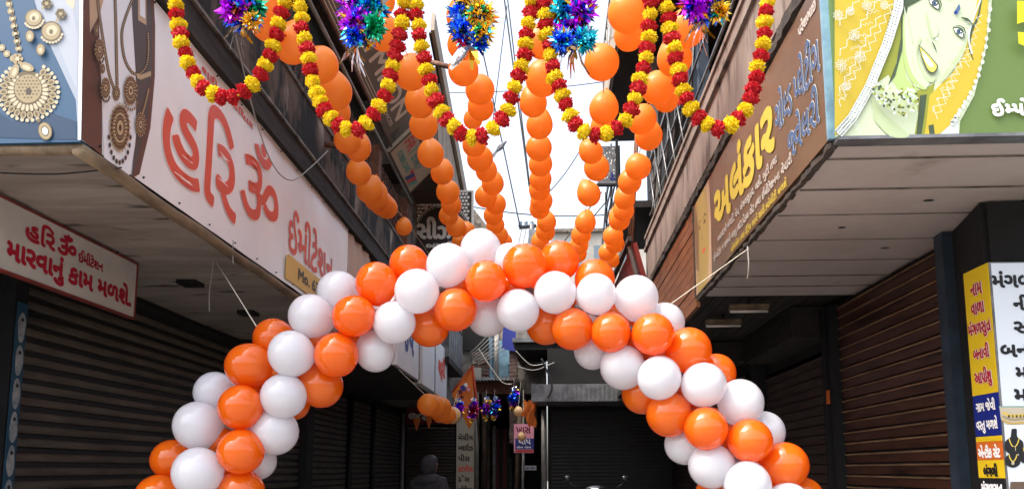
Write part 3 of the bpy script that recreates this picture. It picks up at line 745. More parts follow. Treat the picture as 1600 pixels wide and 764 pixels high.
p.beads(curve([(212, -10), (197, 28), (191, 55), (195, 90), (206, 112), (218, 116), (229, 104), (233, 80), (232, 50)]), 2.5, 'bronze_dark', 'bronze_pale', 1.5)
for k in range(9): p.ell(216 + 2.4 * k, 121 - .9 * abs(k - 2), 1.6, 4.5, 'bronze_pale', 8, up=False)
p.n += 1
p.beads([(233, 140), (227, 165), (222, 182)], 1.6, 'bronze', 'bronze_pale', 1.7)
medallion(p, 182, 146, 6, 12, B, 12)
for k in range(11): p.ell(187 + 17 * math.cos(.15 + k * .285), 208 + 46 * math.sin(.15 + k * .285), 1.9, 4.2, 'bronze_dark', 8, up=False)
p.n += 1
medallion(p, 187, 200, 15.5, 36, B, 24)
medallion(p, 203, 142, 10.5, 23, B, 18); medallion(p, 218, 195, 8, 18, B, 16)
for k in range(8): p.ell(203 + 10 * math.cos(.3 + k * .36), 156 + 16 * math.sin(.3 + k * .36), 1.5, 3, 'bronze', 6, up=False)
p.n += 1
for (ey) in (48, 108):
    dx = 0 if ey < 60 else 8
    medallion(p, 148.5 + dx, ey, 4, 8, B, 10); medallion(p, 152.5 + dx, ey + 30, 7.5, 16.5, B, 14)
    for k in range(6): p.ell(152.5 + dx + 6 * math.cos(.3 + k * .5), ey + 42 + 9 * math.sin(.3 + k * .5), 1.3, 3, 'bronze_dark', 6, up=False)
    p.n += 1
p.build(t)
UL = (0, 1, 0)
def lt(s, m, y0, y1, z0, z1, bold, m2=None, b2=0):
    if m2: text(t, s, m2, (SX, y0, z0), UL, y1 - y0, z1 - z0, b2, .0016, name='lettering_edge', warp=ripple)
    text(t, s, m, (SX, y0, z0), UL, y1 - y0, z1 - z0, bold, .003, warp=ripple)
lt('હિર', 'flex_red', 3.86, 4.82, 3.22, 3.86, .012, 'flex_red_edge', .02)
lt('ૐ', 'flex_red', 4.9, 5.58, 3.36, 3.95, .011, 'flex_red_edge', .018)
lt('ઈમીટેશન', 'flex_red', 5.86, 7.1, 3.35, 3.72, .009, 'flex_red_edge', .014)
lt('શ્રી ખોડિયાર', 'flex_red', 4.25, 5.05, 3.97, 4.03, .003)
b = MB(); b.prism([(SX + .002, 5.86 + .06 * math.cos(a) if a > 1.57 else 7.0, z) for a, z in ((3.14, 3.1), (3.14, 3.24), (2.4, 3.29), (1.6, 3.31))] + [(SX + .002, 7.4, 3.32), (SX + .002, 7.4, 3.12)], (.0015, 0, 0), 'flex_yellow')
b.build('phone_badge', t)
text(t, 'Mo. 63555', 'flex_ink', (SX, 6.1, 3.17), UL, .85, .09, .006, .006)

t = thing('signboard', 'small white board with two lines of red lettering hung under the left canopy', 'sign', (-2.9, 4.2, 2.66))
MB().box(-2.925, -2.9, 3.1, 5.13, 2.66, 3.035, 'board_white').build('panel', t)
b = MB()
for a_ in ((3.1, 5.13, 3.035, 3.047), (3.1, 5.13, 2.648, 2.66), (5.13, 5.142, 2.648, 3.047)): b.box(-2.93, -2.893, a_[0], a_[1], a_[2], a_[3], 'red_metal')
b.build('frame', t)
b = MB()
for y in (3.6, 4.9): b.tube([(-2.91, y, 3.04), (-2.91, y, 3.075)], .01, 'dark_post', 6)
b.build('hanger', t)
for (s, y0, y1, z0, z1, bo) in (('હિર', 3.99, 4.24, 2.875, 3.0, .006), ('ૐ', 4.27, 4.44, 2.88, 3.005, .007), ('ઈમીટેશન', 4.47, 4.73, 2.88, 2.955, .0035), ('મારવાનું કામ મળશે.', 3.86, 5.08, 2.69, 2.865, .008)):
    text(t, s, 'flex_red' if 0 else 'box_red', (-2.9, y0, z0), UL, y1 - y0, z1 - z0, bo, .002)

# boards tilted out over the lane, higher up on the left
def tilt_board(label, y0, y1, xb, zb, xt, zt, m, name='signboard'):
    t = thing(name, label, 'sign', (xb, (y0 + y1) / 2, zb))
    b = MB(); b.prism([(xb, y0, zb), (xb, y1, zb), (xt, y1, zt), (xt, y0, zt)], (-.03, 0, .035), m); b.build('panel', t)
    return t, V((xt - xb, 0, zt - zb)).normalized()
t, vd = tilt_board('dark grey tilted board with slanted pale capitals above the left grille', 5.6, 9.22, -2.05, 5.8, -1.68, 6.14, 'grey_board')
text(t, 'SYMRON', 'salon_cream', (-2.05 + .2 * vd.x, 7.05, 5.8 + .2 * vd.z), UL, 2.0, .22, .012, .003, vd)
text(t, 'SERVICES', 'salon_cream', (-2.05 + .1 * vd.x, 8.5, 5.8 + .1 * vd.z), UL, .55, .05, .002, .003, vd)
b = MB()
for k in range(3):
    o = .03 + .035 * k; q = V((-2.05 + vd.x * o, 5.6, 5.8 + vd.z * o)) + V((.004, 0, -.004))
    b.prism([q, q + V((0, 2.9 - .1 * k, 0)), q + V((0, 2.9 - .1 * k, 0)) + vd * .01, q + vd * .01], (.001, 0, -.001), 'salon_cream')
b.build('stripe', t)
t, vd = tilt_board('cream tilted board for a cyber cafe with coloured letters at the left', 9.27, 10.75, -2.04, 5.62, -1.7, 5.96, 'board_cream')
b = MB()
for (dy0, dy1, h0, h1) in ((0, 1.48, 0, .02), (0, 1.48, .46, .48), (0, .025, 0, .48), (1.455, 1.48, 0, .48)):
    q = V((-2.04, 9.27, 5.62)) + V((.004, 0, -.004))
    b.prism([q + V((0, dy0, 0)) + vd * h0, q + V((0, dy1, 0)) + vd * h0, q + V((0, dy1, 0)) + vd * h1, q + V((0, dy0, 0)) + vd * h1], (.006, 0, -.006), 'timber_brown')
b.build('frame', t)
def tb(s, m, dy, h, w, hh): text(t, s, m, V((-2.04, 9.27 + dy, 5.62)) + vd * h, UL, w, hh, .006, .004, vd)
tb('FR', 'red_print', .12, .25, .3, .15); [tb(c_, 'teal_print', .46 + .15 * k_, .25, .03 if c_ == 'I' else .11, .15) for k_, c_ in enumerate('IEND')]; tb('CYBER CAFE', 'teal_print', .2, .1, .65, .08); [tb(c_, 'red_print', .9 + .055 * k_, .16, .045, .06 if c_ == 'G' else .042) for k_, c_ in enumerate('Game')]
b = MB()
for k, m in enumerate(('poster_blue', 'red_print', 'teal_print')):
    q = V((-2.036, 10.2 + .12 * k, 5.616)) + vd * .05
    b.prism([q, q + V((0, .09, 0)), q + V((0, .2, 0)) + vd * .14, q + V((0, .1, 0)) + vd * .15], (.002, 0, -.002), m)
b.build('printed_picture', t)

# black hanging sign of the salon
YS = 12.3
t = thing('hanging_sign', 'black and cream hanging salon sign with clock and leopard border', 'sign', (-1.7, YS, 4.7))
x0, x1 = at(647, 300, 'Y', YS).x, at(737, 300, 'Y', YS).x; z1 = at(690, 301, 'Y', YS).z; z0 = z1 - 1.45
MB().box(x0, x1, YS, YS + .06, z0, z1, 'salon_brown').build('panel', t)
b = MB()
b.box(x0 - .03, x0, YS - .012, YS + .07, z0, z1 + .03, 'salon_cream'); b.box(x1, x1 + .03, YS - .012, YS + .07, z0, z1 + .03, 'salon_cream'); b.box(x0, x1, YS - .012, YS + .07, z1, z1 + .03, 'salon_cream')
b.build('frame', t)
b = MB()
for x in (x0 + .2, x1 - .2): b.tube([(x, YS + .03, z1 + .03), (x, YS + .03, 6.03)], .012, 'pale_pole', 6)
b.build('hanger', t)
p = Print(lambda x, z: V((x, YS, z)), (0, -1, 0))
xm = (x0 + x1) / 2; zc = z1 - .68; ra = (x1 - x0) * .45
for i in range(16):                                   # leopard corners
    for j in range(11):
        x = x0 + .03 + (x1 - x0 - .06) * (i + .5 * (j % 2)) / 16; z = z1 - .03 - .06 * j
        if math.hypot((x - xm), (z - zc)) > ra + .04 and not (abs(x - xm + .1) < .28 and z > z1 - .14):
            p.ell(x, z, .026, .024, 'salon_cream', 7, rnd.random(), up=False)
p.n += 1
for k in range(33):
    a_ = math.pi * k / 32; p.ell(xm + ra * math.cos(a_), zc + ra * math.sin(a_), .011, .011, 'salon_cream', 7, up=False)
p.n += 1
p.line([(xm + (ra + .03) * math.cos(math.pi * k / 24), zc + (ra + .03) * math.sin(math.pi * k / 24)) for k in range(25)], .014, 'salon_cream')
p.ell(xm + .03, zc + .3, .08, .08, 'salon_cream', 20)
for k in range(12): p.line([(xm + .03 + .055 * math.cos(k * .5236), zc + .3 + .045 * math.sin(k * .5236)), (xm + .03 + .08 * math.cos(k * .5236), zc + .3 + .068 * math.sin(k * .5236))], .01, 'salon_brown')
p.line([(xm - .42, z1 - .155), (xm + .2, z1 - .155)], .014, 'salon_cream')
p.build(t)
UF = (1, 0, 0)
text(t, "L'OREAL", 'salon_cream', (x0 + .18, YS, z1 - .135), UF, .42, .075, .003)
text(t, 'ખુબસુરત', 'salon_cream', (x0 + .12, YS, z1 - .26), UF, .5, .075, .003)
text(t, 'સીઝર', 'salon_cream', (x0 + .06, YS, z1 - .79), UF, .74, .36, .016)
text(t, 'બ્યુટી', 'salon_cream', (x0 + .22, YS, z1 - .99), UF, .46, .14, .01)

# signs over the left far canopy
XB = -1.985
for (y0, y1, label, tx, cm) in ((9.78, 11.45, 'first of three white sign boxes over the left far canopy, with dark blue lettering', 'જય', 'poster_blue'),
                            (11.75, 13.05, 'blank pale middle sign box of the three over the left far canopy', None, None),
                            (13.15, 14.6, 'farthest of three white sign boxes over the left far canopy, with red lettering', 'શ્રી', 'flex_red')):
    t = thing('sign_box', label, 'sign', (XB, y0, 2.96))
    zb = 2.96 - (0 if y0 < 11 else .02)
    MB().box(XB - .12, XB, y0, y1, zb, zb + .95, 'flex_white').build('panel', t)
    MB().box(XB - .13, XB + .012, y0 - .03, y0 - .001, zb, zb + .96, 'flex_white').build('end_plate', t); MB().box(XB - .13, XB + .012, y1 + .001, y1 + .03, zb, zb + .96, 'tin').build('end_plate', t)
    if tx: text(t, tx, cm, (XB, y0 + .35, zb + .3), UL, .85, .42, .03, .004)

# ------------------------------------------------------------------ signs on the right
UR = (0, -1, 0); RX = 1.256
t = thing('signboard', 'long brown shop sign with yellow Gujarati name, right side above the canopy', 'sign', (1.3, 4.9, 3.06))
MB().box(RX, 1.33, 3.34, 6.5, 3.07, 3.87, 'sign_brown').build('panel', t)
MB().box(RX - .012, 1.335, 3.315, 3.338, 3.06, 3.88, 'blue_paint').build('edge_strip', t); MB().box(RX - .01, 1.335, 6.502, 6.52, 3.06, 3.88, 'timber_brown').build('edge_strip', t)
p = Print(lambda y, z: V((RX, y, z)), (-1, 0, 0))
p.poly([(6.48, 3.08), (5.86, 3.08), (5.82, 3.5), (5.84, 3.86), (6.48, 3.86)], 'cloth_beige')
p.poly([(6.42, 3.08), (6.02, 3.08), (5.93, 3.3), (5.9, 3.6), (5.97, 3.86), (6.42, 3.86)], 'face_tan')
p.poly([(6.46, 3.3), (6.34, 3.25), (6.3, 3.6), (6.4, 3.86), (6.48, 3.86)], 'bronze')
p.line([(6.12, 3.62), (6.05, 3.65), (5.97, 3.62)], .018, 'skin_line', True); p.ell(6.06, 3.59, .045, .014, 'skin_line', 12)
p.line([(6.3, 3.62), (6.24, 3.66), (6.2, 3.63)], .018, 'skin_line', True); p.ell(6.25, 3.6, .035, .014, 'skin_line', 12)
p.line([(6.16, 3.57), (6.18, 3.48), (6.13, 3.46)], .012, 'skin_line', True); p.ell(6.12, 3.37, .06, .017, 'flex_red', 12)
p.build(t)
def rt(s, m, ya, yb, z0, z1, bold, lift=.004, m2=None, b2=0):
    if m2: text(t, s, m2, (RX, ya, z0), UR, ya - yb, z1 - z0, b2, lift - .0015, name='lettering_edge')
    text(t, s, m, (RX, ya, z0), UR, ya - yb, z1 - z0, bold, lift)
rt('અલંકાર', 'sign_yellow', 5.66, 4.14, 3.385, 3.74, .02)
rt('ગોલ~ડ પ~લેટીંગ', 'sign_steel', 4.1, 3.4, 3.43, 3.66, .003, .004, 'sign_outline', .0065)
rt('જ~વેલરી', 'sign_steel', 3.9, 3.44, 3.2, 3.4, .003, .004, 'sign_outline', .0065)
rt('પરેશભાઈ', 'sign_white', 3.66, 3.4, 3.74, 3.81, .003)
rt('બનાવટની બંગડી, પેન, મંગળસુત^ર, લકી, બુટી તથા', 'sign_white', 5.6, 4.1, 3.26, 3.34, .002)
rt('ઈમ~પોટેડ ૧ ગ^ામની વસ~તુ AD,પેંડલ સેટ તથા ઈમીટેશનના વેપારી', 'sign_white', 5.75, 3.85, 3.155, 3.235, .002)
rt('હોલસેલ તથા રીટેલ ભાવે સારી ક~વોલીટી મળશે', 'sign_yellow', 5.2, 3.95, 3.085, 3.14, .002)

BY = 3.28
t = thing('billboard', 'green jewellery billboard with a smiling veiled bride at the right edge', 'billboard', (2.4, BY, 3.05))
MB().box(1.276, 4.6, BY, BY + .07, 3.055, 4.35, 'bride_green').build('panel', t)
MB().box(1.27, 4.6, BY - .006, BY + .075, 3.038, 3.053, 'tin').build('frame', t)
p = Print(lambda x, y: at(x, y, 'Y', BY), (0, -1, 0))
p.poly([(1304, -120), (1560, -120), (1548, 20), (1540, 80), (1522, 150), (1500, 190), (1498, 214), (1304, 214)], 'bride_skin')
p.poly([(1304, -120), (1412, -120), (1404, 30), (1385, 75), (1358, 140), (1330, 190), (1304, 213)], 'bride_yellow')
p.poly([(1412, -60), (1409, 20), (1408, 70), (1396, 118), (1388, 133), (1366, 130), (1372, 100), (1392, 60), (1402, 0)], 'bride_olive')
p.poly([(1368, 132), (1388, 118), (1396, 140), (1430, 150), (1440, 214), (1345, 214), (1352, 170)], 'bride_skin')
p.poly([(1408, 60), (1411, 90), (1416, 122), (1432, 141), (1432, 165), (1410, 150), (1394, 128)], 'bride_shade')
p.poly([(1432, 142), (1445, 140), (1460, 130), (1456, 160), (1444, 214), (1428, 214), (1434, 180)], 'bride_olive')
p.poly([(1437, 150), (1448, 148), (1444, 180), (1439, 214), (1431, 214)], 'bride_dark')
p.poly([(1452, 150), (1490, 112), (1512, 60), (1525, 10), (1538, -60), (1546, -60), (1541, 60), (1524, 130), (1496, 178), (1482, 198), (1462, 214), (1444, 214)], 'bride_yellow')
p.poly([(1482, 198), (1496, 178), (1498, 214), (1464, 214)], 'bride_lace')
p.poly([(1450, 197), (1458, 195), (1460, 210), (1452, 212)], 'bride_dark')
# hair
p.poly([(1409, -100), (1470, -100), (1440, 0), (1418, 12), (1412, 40), (1409, 80), (1398, 120), (1387, 134), (1400, 100), (1407, 60)], 'bride_dark')
p.line(curve([(1538, -30), (1528, 25), (1517, 50), (1514, 75), (1520, 95)]), 5, 'bride_dark', True)
p.line(curve([(1532, 0), (1520, 30), (1513, 60), (1518, 85)]), 2.5, 'bride_lace')
# face shading and features
p.poly(curve([(1410, 20), (1410, 70), (1414, 108), (1428, 134), (1446, 141), (1432, 118), (1420, 85), (1416, 45)], 4), 'bride_shade')
p.poly(curve([(1412, 10), (1413, 60), (1418, 98), (1431, 126), (1448, 140), (1438, 118), (1428, 85), (1421, 45)], 4), 'bride_skin')
p.poly(curve([(1440, 60), (1432, 86), (1440, 112), (1452, 128), (1444, 136), (1430, 116), (1424, 88), (1428, 66)], 3), 'bride_mid')
p.poly(curve([(1434, 62), (1430, 86), (1438, 114), (1450, 130), (1446, 137), (1432, 118), (1425, 88), (1427, 66)], 3), 'bride_skin')
p.poly(curve([(1446, 22), (1456, 34), (1462, 52), (1456, 62), (1450, 44)], 3), 'bride_mid'); p.poly(curve([(1448, 20), (1459, 34), (1465, 52), (1459, 60), (1453, 42)], 3), 'bride_skin')
p.poly(curve([(1512, 60), (1506, 82), (1490, 108), (1468, 132), (1480, 108), (1497, 84)], 3), 'bride_mid')
p.poly(curve([(1440, 118), (1452, 124), (1462, 122), (1456, 130), (1446, 128)], 3), 'bride_mid')
p.poly(curve([(1360, 150), (1375, 172), (1400, 195), (1420, 214), (1390, 214), (1366, 190)], 3), 'bride_mid')
def eye(cx, cy, a, s):
    ca, sa = math.cos(a), math.sin(a)
    q = lambda x, y: (cx + (x * ca - y * sa) * s, cy + (x * sa + y * ca) * s)
    p.poly([q(*v) for v in ((-12, 2), (-6, -5), (2, -7), (9, -3), (13, 4), (5, 6), (-4, 6))], 'bride_dark')
    p.poly([q(*v) for v in ((-9, 2), (-4, -3), (2, -4.5), (8, -1), (11, 3.5), (4, 5), (-4, 5))], 'print_white')
    p.ell(*q(1, 0), 5.2 * s, 5.2 * s, 'bride_dark', 14); p.ell(*q(1, .3), 3.6 * s, 3.6 * s, 'sign_steel', 12); p.ell(*q(1, .3), 1.8 * s, 1.8 * s, 'box_black', 10); p.ell(*q(2.6, -1.6), 1.1 * s, 1.1 * s, 'print_white', 8)
    p.line([q(-13, 2), q(-6, -7), q(2, -9), q(10, -5), q(15, 5)], 2.2 * s, 'bride_dark', True)
eye(1459, 6, .75, 1.0); eye(1497, 51, .75, .95)
p.line(curve([(1462, -32), (1476, -12), (1483, 2)]), 4, 'bride_dark', True)
p.line(curve([(1500, 30), (1509, 33), (1518, 40)]), 5, 'bride_dark', True)
p.poly([(1497, 8), (1499, 16), (1493, 27), (1489, 22)], 'sign_steel'); p.ell(1491, 22, 2.2, 3.2, 'box_blue', 8, .4)
p.line(curve([(1454, 67), (1458, 74), (1462, 84)]), 2.4, 'bride_dark', True); p.ell(1462, 63, 2.2, 2.2, 'bride_lace', 10)
p.line(curve([(1452, 72), (1447, 66), (1450, 60)]), 1.2, 'bride_shade', True)
p.poly(curve([(1433, 72), (1442, 80), (1450, 88), (1460, 100), (1464, 107), (1458, 117), (1449, 115), (1443, 106), (1438, 92)], 3), 'bride_dark')
p.poly(curve([(1434.5, 75), (1442, 82), (1450, 90), (1459, 101), (1462, 107), (1457, 115), (1450, 113), (1445, 105), (1439, 91)], 3), 'bride_lip')
p.poly(curve([(1438, 82), (1446, 90), (1455, 102), (1456, 107), (1450, 106), (1444, 98)], 3), 'print_white')
# lace edge of the veil
p.line([(1404, -60), (1402, 15), (1384, 72), (1357, 138), (1330, 186), (1308, 211)], 15, 'bride_lace')
for k in range(60):
    u = k / 59; i = min(int(u * 4), 3); seg_ = [(1402, 0), (1384, 72), (1357, 138), (1330, 186), (1308, 211)]; v = u * 4 - i
    x = seg_[i][0] * (1 - v) + seg_[i + 1][0] * v; y = seg_[i][1] * (1 - v) + seg_[i + 1][1] * v
    for o in (-4.5, 0, 4.5): p.ell(x + o, y + .4 * o, 1.3, 1.0, 'bride_shade' if (k + int(o)) % 2 else 'sign_steel', 6, up=False)
p.n += 2
for k in range(26):
    a_ = curve([(1546, -60), (1541, 50), (1522, 130), (1494, 180), (1480, 200)], 7); q = a_[min(k, len(a_) - 1)]
    p.ell(q[0] + 1.5 * (k % 2), q[1], 3.0, 3.6, 'bride_lace', 8, up=False)
p.n += 1
for (x, y, s) in ((1317, 58, 0), (1333, 58, 9), (1352, 12, 8), (1312, 105, 9), (1326, 22, 7), (1340, 92, 8), (1318, 140, 7), (1378, 14, 7), (1306, 30, 8)):
    if s:
        for k in range(9):
            p.line(curve([(x, y), (x + s * .6 * math.cos(k * .7 + .3), y + s * .6 * math.sin(k * .7 + .3)), (x + s * math.cos(k * .7), y + s * math.sin(k * .7)), (x + s * .6 * math.cos(k * .7 - .3), y + s * .6 * math.sin(k * .7 - .3)), (x, y)], 3), .8, 'bride_lace')
        p.n += 1
def squiggle(a, b, n, amp, w=1.2):
    dx, dy = b[0] - a[0], b[1] - a[1]; l = math.hypot(dx, dy)
    p.line([(a[0] + dx * i / n - dy / l * amp * (1 if i % 2 else -1), a[1] + dy * i / n + dx / l * amp * (1 if i % 2 else -1)) for i in range(n + 1)], w, 'bride_lace')
squiggle((1392, 10), (1306, 170), 22, 4); squiggle((1370, 30), (1306, 150), 16, 3); squiggle((1350, 60), (1310, 160), 24, 7, 1); squiggle((1380, -10), (1306, 92), 14, 3); squiggle((1345, -5), (1306, 45), 8, 3)
squiggle((1500, 95), (1452, 180), 14, 4); squiggle((1508, 80), (1470, 160), 16, 5, 1); squiggle((1525, 30), (1505, 110), 14, 4, 1); squiggle((1488, 130), (1456, 190), 10, 4, 1); squiggle((1332, 196), (1340, 212), 5, 4)
for k in range(9): squiggle((1398 - 10 * k, -30 + 18 * k), (1372 - 8 * k, -24 + 18 * k), 6, 2, .8); squiggle((1516 - 8 * k, 40 + 17 * k), (1500 - 6 * k, 44 + 17 * k), 5, 2, .8)
# necklace
for k in range(150):
    u = rnd.random(); v = rnd.random()
    x = 1358 + 70 * u; y = 128 + 78 * math.sin(math.pi * (.12 + .55 * u)) * (.55 + .4 * v) - 14 + 12 * v - 18 * u
    p.ell(x, min(y, 208), 2.6, 1.8, ('bride_lace', 'bride_shade', 'bride_dark', 'bride_lace', 'bride_olive')[k % 5], 7, rnd.random() * 3, up=(k % 12 == 0))
p.poly([(1604, 11), (1581, 10), (1581, 46), (1590, 43), (1604, 42)], 'bright_yellow'); p.poly([(1604, 60), (1590, 59), (1582, 58), (1583, 76), (1590, 79), (1596, 82), (1604, 82)], 'bright_yellow')
p.build(t)
a, c = at(1549, 183, 'Y', BY), at(1604, 160, 'Y', BY)
text(t, 'ઈમ~પો', 'print_white', (a.x, BY, a.z), UF, c.x - a.x, None, .004, .012)

t = thing('corner_sign', 'two-sided box sign with yellow, blue and orange bands beside a white face', 'sign', (2.2, 3.9, .8))
YX = 2.2
zs = lambda y: at(1520, y, 'X', YX).z
MB().box(YX + .004, 3.6, 3.868, 4.105, .8, zs(421), 'tin').build('box', t)
bands = [(421, 619, 'box_yellow'), (619, 683, 'box_blue'), (683, 691, 'box_yellow'), (691, 719, 'box_orange'), (719, 746, 'box_yellow'), (746, 900, 'box_black')]
for (a, c, m) in bands:
    MB().box(YX, YX + .003, 3.872, 4.1, zs(c) + .001, zs(a), m).build('colour_band', t)
def yt(s, m, y0, y1, w=.19, bold=.003, out=None):
    z0, z1 = zs(y1), zs(y0); yy = 3.986 + w / 2
    if out: text(t, s, out, (YX, yy, z0), UR, w, z1 - z0, bold + .0022, .001, name='lettering_edge')
    text(t, s, m, (YX, yy, z0), UR, w, z1 - z0, bold, .0025)
yt('નામ', 'box_red', 445, 463, .1, .003, 'print_white'); yt('વાળા', 'box_red', 476, 493, .115, .003, 'print_white'); yt('મંગળસુત^', 'box_red', 502, 531, .2, .003, 'print_white')
yt('બનાવી', 'box_red', 541, 563, .14, .003, 'print_white'); yt('આપીશુ', 'box_red', 577, 608, .15, .003, 'print_white')
yt('ગ^ામ જેવી', 'print_white', 626, 645, .17, .002); yt('વસ~તુ મળશે', 'print_white', 653, 678, .185, .002); yt('એન~ટીક સેટ', 'print_white', 696, 715, .19, .003)
yt('બંગળી', 'box_black', 724, 743, .12, .003); yt('મંગળસુત^', 'print_white', 751, 772, .18, .003)
WY = 3.866
MB().box(YX + .012, 3.6, WY - .003, WY, 1.0, zs(423), 'box_white').build('white_face', t)
def wt(s, x0, x1, y0, y1):
    a, c = at(x0, y1, 'Y', WY), at(x1, y0, 'Y', WY)
    text(t, s, 'box_black', (a.x, WY - .003, a.z), UF, c.x - a.x, c.z - a.z, .004, .002)
wt('મંગળ', 1551, 1612, 424, 449); wt('ની', 1584, 1606, 461, 484); wt('સ', 1585, 1606, 503, 520); wt('બન', 1564, 1606, 539, 557); wt('મ', 1588, 1604, 574, 592); wt('મ', 1586, 1604, 608, 628)
p = Print(lambda x, y: at(x, y, 'Y', WY - .003), (0, -1, 0))
p.poly([(1561, 634), (1640, 634), (1640, 662), (1572, 663), (1564, 655)], 'board_cream'); p.line([(1560, 635), (1640, 635)], 1.5, 'teal_print')
for k in range(3):
    p.line(curve([(1566, 656 - 6 * k), (1580, 661 - 6 * k), (1600, 660 - 6 * k), (1640, 658 - 6 * k)]), 3.5, ('face_tan', 'gold', 'sign_yellow')[k])
for k in range(7): p.ell(1576 + 6 * k, 650, 2, 2.5, 'bronze_dark', 8, up=False)
p.n += 1
for (x, y, s) in ((1584, 690, 1), (1582, 714, .8), (1606, 705, 1)):
    p.poly(curve([(x - 4 * s, y - 20 * s), (x + 4 * s, y - 20 * s), (x + 5 * s, y - 8 * s), (x + 14 * s, y), (x + 13 * s, y + 14 * s), (x, y + 20 * s), (x - 13 * s, y + 14 * s), (x - 14 * s, y), (x - 5 * s, y - 8 * s)], 3), 'box_black')
    p.line(curve([(x - 8 * s, y - 6 * s), (x - 5 * s, y + 3 * s), (x, y + 8 * s), (x + 5 * s, y + 3 * s), (x + 8 * s, y - 6 * s)]), 1.6, 'sign_yellow'); p.ell(x, y + 11 * s, 3 * s, 4 * s, 'gold_pale', 8)
p.poly([(1578, 752), (1640, 752), (1640, 800), (1574, 800)], 'timber_brown')
p.build(t)

# small signs further in
t = thing('hanging_sign', 'small speckled grey board hanging under the right far balcony', 'sign', (.9, 11.3, 5.6))
q0, q1 = at(934, 287, 'Y', 11.2), at(966, 228, 'Y', 11.2)
MB().box(q0.x, q1.x, 11.2, 11.25, q0.z, q1.z, 'tin').build('panel', t)
b = MB(); b.box(q0.x - .02, q1.x + .02, 11.19, 11.26, q0.z - .03, q0.z - .001, 'dark_post'); b.box(q1.x + .001, q1.x + .025, 11.19, 11.26, q0.z, q1.z, 'dark_post'); b.build('frame', t)
p = Print(lambda x, z: V((x, 11.2, z)), (0, -1, 0))
for k in range(60): p.ell(rnd.uniform(q0.x + .02, q1.x - .02), rnd.uniform(q0.z + .08, q1.z - .02), .008, .018, 'salon_brown' if k % 2 else 'print_white', 6, rnd.random() * 3, up=(k % 10 == 0))
p.build(t)
text(t, 'ટેડ', 'box_blue', (q1.x - .13, 11.2, q0.z + .05), UF, .12, .12, .005, .006)

t = thing('signboard', 'maroon shop sign with white lettering over the shutter at the lane end', 'sign', (-2.8, 17.5, 2.65))
MB().box(-3.3, -2.16, 17.5, 17.56, 2.66, 3.06, 'maroon').build('panel', t)
text(t, 'જય કોર', 'salon_cream', (-3.24, 17.5, 2.7), UF, 1.06, .3, .016)
t = thing('wall_lettering', 'cream pillar panel painted with dark lines of lettering at the lane end', 'sign', (-1.93, 17.49, 1.2))
MB().box(-2.13, -1.73, 17.485, 17.498, 1.0, 2.62, 'board_cream').build('panel', t)
for k, (s, m) in enumerate((('મેચીંગ', 'flex_ink'), ('બ~લાઉઝ', 'flex_ink'), ('પીસ', 'flex_ink'), ('કટપીસ', 'flex_red'), ('ડ^ેસ', 'flex_ink'), ('મટીરીયલ', 'flex_ink'))):
    text(t, s, m, (-2.09, 17.485, 2.29 - .235 * k), UF, .33 if len(s) > 4 else .26, .15, .006)
PYq = 16.2
t = thing('poster', 'pink and blue poster hung in the passage mouth behind a pink balloon', 'poster', (-.6, PYq, 2.0))
q0, q1 = at(803, 707, 'Y', PYq), at(834, 662, 'Y', PYq)
MB().box(q0.x, q1.x, PYq, PYq + .015, q0.z, q1.z, 'poster_pink').build('sheet', t)
h_ = q1.z - q0.z
b = MB(); b.box(q0.x + .03, q1.x, PYq - .002, PYq - .0005, q0.z + .12 * h_, q0.z + .5 * h_, 'poster_blue'); b.box(q0.x + .03, q1.x, PYq - .002, PYq - .0005, q0.z + .01, q0.z + .1 * h_, 'red_print'); b.build('colour_band', t)
text(t, 'થાપ', 'print_white', (q0.x + .1, PYq, q0.z + .3 * h_), UF, .25, .1, .004, .004); text(t, 'સેલ સેલ', 'print_white', (q0.x + .06, PYq, q0.z + .16 * h_), UF, .3, .05, .002, .004)
text(t, 'ખાસ', 'maroon', (q0.x + .05, PYq, q0.z + .68 * h_), UF, .3, .13, .004, .003)
MB().tube([(q0.x + .2, PYq + .01, q1.z), (q0.x + .2, PYq + .01, 3.3)], .008, 'rope', 5).build('string', t)
t = thing('poster', 'small white notice strip low in the passage below the pink poster', 'poster', (-.5, 18, 1.7))
q0, q1 = at(815, 734, 'Y', 18.0), at(838, 727, 'Y', 18.0)
MB().box(q0.x, q1.x, 18, 18.02, q0.z, q1.z, 'print_white').build('sheet', t)
text(t, 'બાટા રોડ', 'box_blue', (q0.x + .03, 18, q0.z + .025), UF, .28, .06, .002)

# ------------------------------------------------------------------ balloons
def balloon_mesh(m, neck=.32, seg=24):
    """unit balloon: crown at +z, tied neck at -z"""
    b = MB(); prof = []
    for i in range(19):
        t = math.pi * i / 18 * .985 + .01
        r_ = math.sin(t); z_ = math.cos(t)
        if z_ < 0:
            k = -z_; r_ *= 1 - neck * .35 * k * k; z_ = z_ * (1 + neck * .45 * k)
        prof.append((max(r_, .012), z_))
    zb = prof[-1][1]
    prof += [(.045, zb - .02), (.03, zb - .05), (.06, zb - .09), (.07, zb - .11)]
    b.lathe(prof[::-1], m, seg); return b.mesh('balloon')
BM = {k: balloon_mesh(v, n) for k, (v, n) in dict(O=('orange_latex', .2), W=('white_latex', .2), P=('peach_latex', .6), p=('pale_latex', .5)).items()}
def aim(d, spin=0.0): return V(d).to_track_quat('Z', 'Y')

